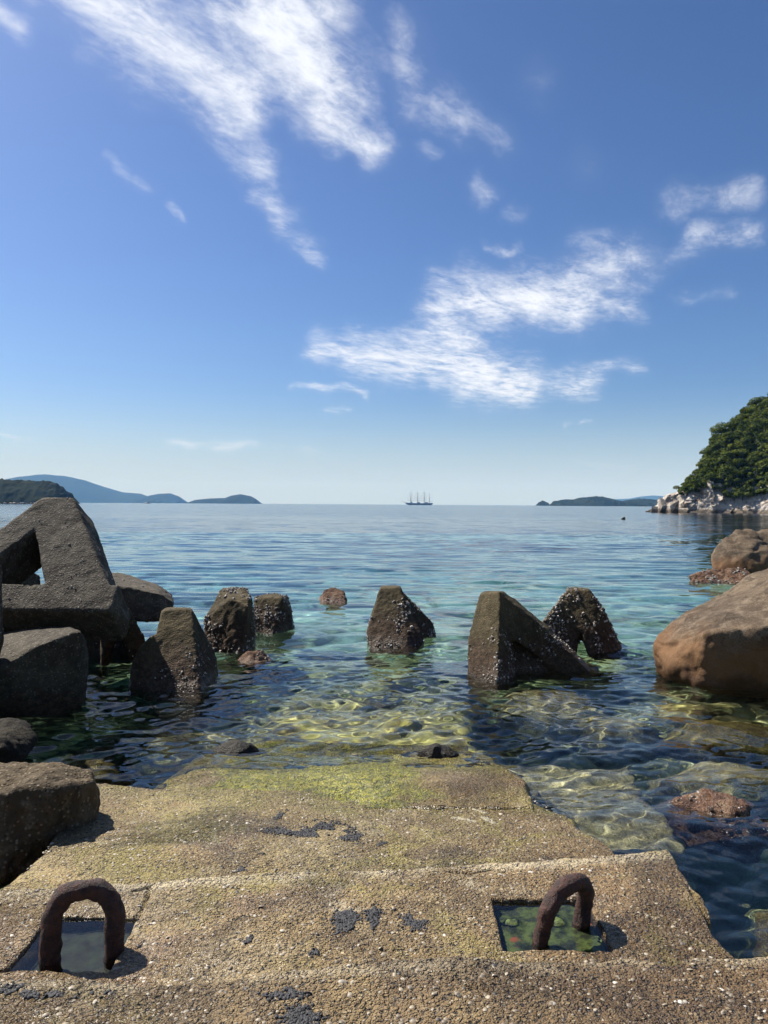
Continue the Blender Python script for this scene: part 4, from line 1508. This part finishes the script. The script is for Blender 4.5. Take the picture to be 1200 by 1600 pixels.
far_hill('hill', 11000, [(930, 788), (960, 779.5), (985, 779), (1000, 776), (1020, 774), (1050, 776), (1090, 788)], 1500, 'pale far hills behind the wooded island', M_hill, .04, 0, 7)
far_hill('wooded_point', 900, [(-160, 742), (-60, 745), (0, 748), (20, 749), (50, 752), (78, 752), (92, 757), (103, 768), (108.5, 782)], 130, 'dark green wooded point at the far left', M_hill_near, .05, 3.2, 9)
# pale strip of rocks at the foot of the wooded point
pr = random.Random(9)
bm = bmesh.new()
for k in range(26):
    c = on_sea(-10 + 4.9 * k + pr.uniform(-2, 2), 786.6 + .0062 * 5 * k, 0)
    c = at(-12 + 5.2 * k + pr.uniform(-2, 2), 784, 893)
    hull_into(bm, [Vector((c.x + pr.uniform(-3, 3), 893 + pr.uniform(-2, 2), pr.choice((-1, .4, pr.uniform(.6, 1.6))))) for _ in range(10)])
me = bpy.data.meshes.new('shore_rocks')
bm.to_mesh(me)
bm.free()
o = link('shore_rocks', me, M_cliff)
tag(o, 'pale line of shore rocks under the wooded point at far left', 'rocks', kind='stuff')

# ------------------------------------------------------------------ the tall ship
M_hull = simple_mat('ship_hull_paint', (.22, .25, .30), .5, .1, .2)
M_deck = simple_mat('ship_deckhouse', (.45, .45, .45), .6, .1, .2)
M_spar = simple_mat('ship_spar', (.22, .19, .16), .6, .1, .2)


def tube(bm, a, b, r0, r1, k=6):
    a, b = Vector(a), Vector(b)
    d = (b - a).normalized()
    s = d.cross(Vector((.31, .9, .2))).normalized()
    t = d.cross(s)
    r = [[bm.verts.new(p + (s * math.cos(i * 6.2832 / k) + t * math.sin(i * 6.2832 / k)) * rr) for i in range(k)] for p, rr in ((a, r0), (b, r1))]
    for i in range(k):
        bm.faces.new((r[0][i], r[0][(i + 1) % k], r[1][(i + 1) % k], r[1][i]))
    bm.faces.new(r[0][::-1])
    bm.faces.new(r[1])


def bm_obj(name, bm, mat, parent):
    me = bpy.data.meshes.new(name)
    bm.to_mesh(me)
    bm.free()
    return link(name, me, mat, parent)


def local(o, parent):
    """child given in the parent's own axes"""
    o.matrix_parent_inverse = Matrix.Identity(4)
    return o


SHIP_D = 2400
sp_ = at(655, 789.2, SHIP_D)
ship = empty('sailing_ship', (sp_.x, SHIP_D, 0))
tag(ship, 'four-masted sailing ship with bare yards anchored on the horizon', 'ship')
# hull: stations along x (bow at -x), each a U of points
st = [(-43, .3, 7.6, 5.0), (-38, 2.6, 7.2, 1.0), (-30, 4.8, 6.6, -1), (-15, 6.0, 6.0, -2), (5, 6.2, 5.8, -2), (25, 5.6, 6.0, -2), (36, 4.2, 6.6, -.5), (42, 2.8, 7.0, 2.6)]
bm = bmesh.new()
rings = []
for x, hw, zt, zb in st:
    rings.append([bm.verts.new((x, s * hw * f, zb + (zt - zb) * g)) for s, f, g in ((-1, 1, 1), (-1, .95, .5), (-1, .5, .05), (1, .5, .05), (1, .95, .5), (1, 1, 1))])
for a, b in zip(rings, rings[1:]):
    for i in range(5):
        bm.faces.new((a[i], a[i + 1], b[i + 1], b[i]))
    bm.faces.new((a[5], a[0], b[0], b[5]))
bm.faces.new(rings[0])
bm.faces.new(rings[-1][::-1])
local(bm_obj('hull', bm, M_hull, ship), ship)
for x, hw, zt, l in ((-24, 3, 10.2, 5), (-2, 3.4, 9.4, 8), (22, 3.4, 9.2, 10)):
    bm = bmesh.new()
    hull_into(bm, [Vector((x + sx * l, sy * hw, z)) for sx in (-.5, .5) for sy in (-1, 1) for z in (5.5, zt)])
    local(bm_obj('deckhouse', bm, M_deck, ship), ship)
bm = bmesh.new()
tube(bm, (-40, 0, 6.5), (-57, 0, 12.5), .7, .35)
local(bm_obj('bowsprit', bm, M_spar, ship), ship)
for k, (x, h) in enumerate(((-27, 45), (-6, 46.5), (15, 45), (31, 38))):
    bm = bmesh.new()
    tube(bm, (x, 0, 3), (x + .8, 0, h * .55), .75, .6)
    tube(bm, (x + .8, 0, h * .55), (x + 1.2, 0, h), .5, .22)
    mast = local(bm_obj('mast', bm, M_spar, ship), ship)
    if k < 3:
        for z, w in ((14, 12), (20, 11.5), (25.5, 10), (31, 8.5), (36.5, 6.5)):
            bm = bmesh.new()
            ya = rad(28)
            tube(bm, (x + .5 - w * math.cos(ya), -w * math.sin(ya), z), (x + .5 + w * math.cos(ya), w * math.sin(ya), z), .3, .3)
            local(bm_obj('yard', bm, M_spar, mast), mast)
    else:
        bm = bmesh.new()
        tube(bm, (x + .5, 0, 11), (x + 15, 0, 13), .3, .2)
        local(bm_obj('boom', bm, M_spar, mast), mast)
        bm = bmesh.new()
        tube(bm, (x + .7, 0, 21), (x + 11, 0, 27), .28, .18)
        local(bm_obj('yard', bm, M_spar, mast), mast)
    bm = bmesh.new()
    for s in (-1, 1):
        for q in (-3, 0, 3):
            tube(bm, (x + q + 1.5, s * 5.6, 6), (x + .8, 0, h * .72), .08, .08, 3)
    tube(bm, (x + 1, 0, h * .95), (x - 19 if k else x - 27, 0, 9 if k else 12), .08, .08, 3)
    local(bm_obj('rigging', bm, M_spar, mast), mast)

# little far fishing boat under the blue hills
fb = at(231, 785, 1900)
boat = empty('fishing_boat', (fb.x, 1900, 0))
tag(boat, 'tiny pale fishing boat on the sea below the blue hills', 'boat')
bm = bmesh.new()
hull_into(bm, [Vector(v) for v in ((-8, 0, 2.6), (-5, -1.8, 1.8), (-5, 1.8, 1.8), (6, -2, 1.6), (6, 2, 1.6), (6, -1.4, -.6), (6, 1.4, -.6), (-5, 0, -.6))])
local(bm_obj('hull', bm, M_deck, boat), boat)
bm = bmesh.new()
hull_into(bm, [Vector((x, y, z)) for x in (-1, 3) for y in (-1.2, 1.2) for z in (1.6, 4.0)])
local(bm_obj('cabin', bm, M_deck, boat), boat)
bm = bmesh.new()
tube(bm, (2, 0, 4), (2, 0, 7), .15, .1)
local(bm_obj('mast', bm, M_spar, boat), boat)

# small dark rock far out
q = on_sea(974, 811.5, 0)
block('small_rock', [[q + Vector(v) for v in ((-.28, 0, .1), (-.1, 0, .12), (.05, 0, .3), (.22, .05, .34), (.27, 0, .1), (-.3, -.1, -.2), (.3, -.1, -.2), (0, .2, -.2), (.2, .2, .1))]], M_under_dark,
      'tiny black rock showing far out in the water left of the headland', 'rock', None, voxel=.03, smooth=1, seed=27, amp=.02, scale=8)

# ------------------------------------------------------------------ sea haze
hz = link('haze', box_mesh('haze', -15900, 15900, -300, 15595, -25.5, 400), volume_mat('sea_haze', (.20, .50, 1.0), 7.5e-5, False))
hz['kind'] = 'stuff'
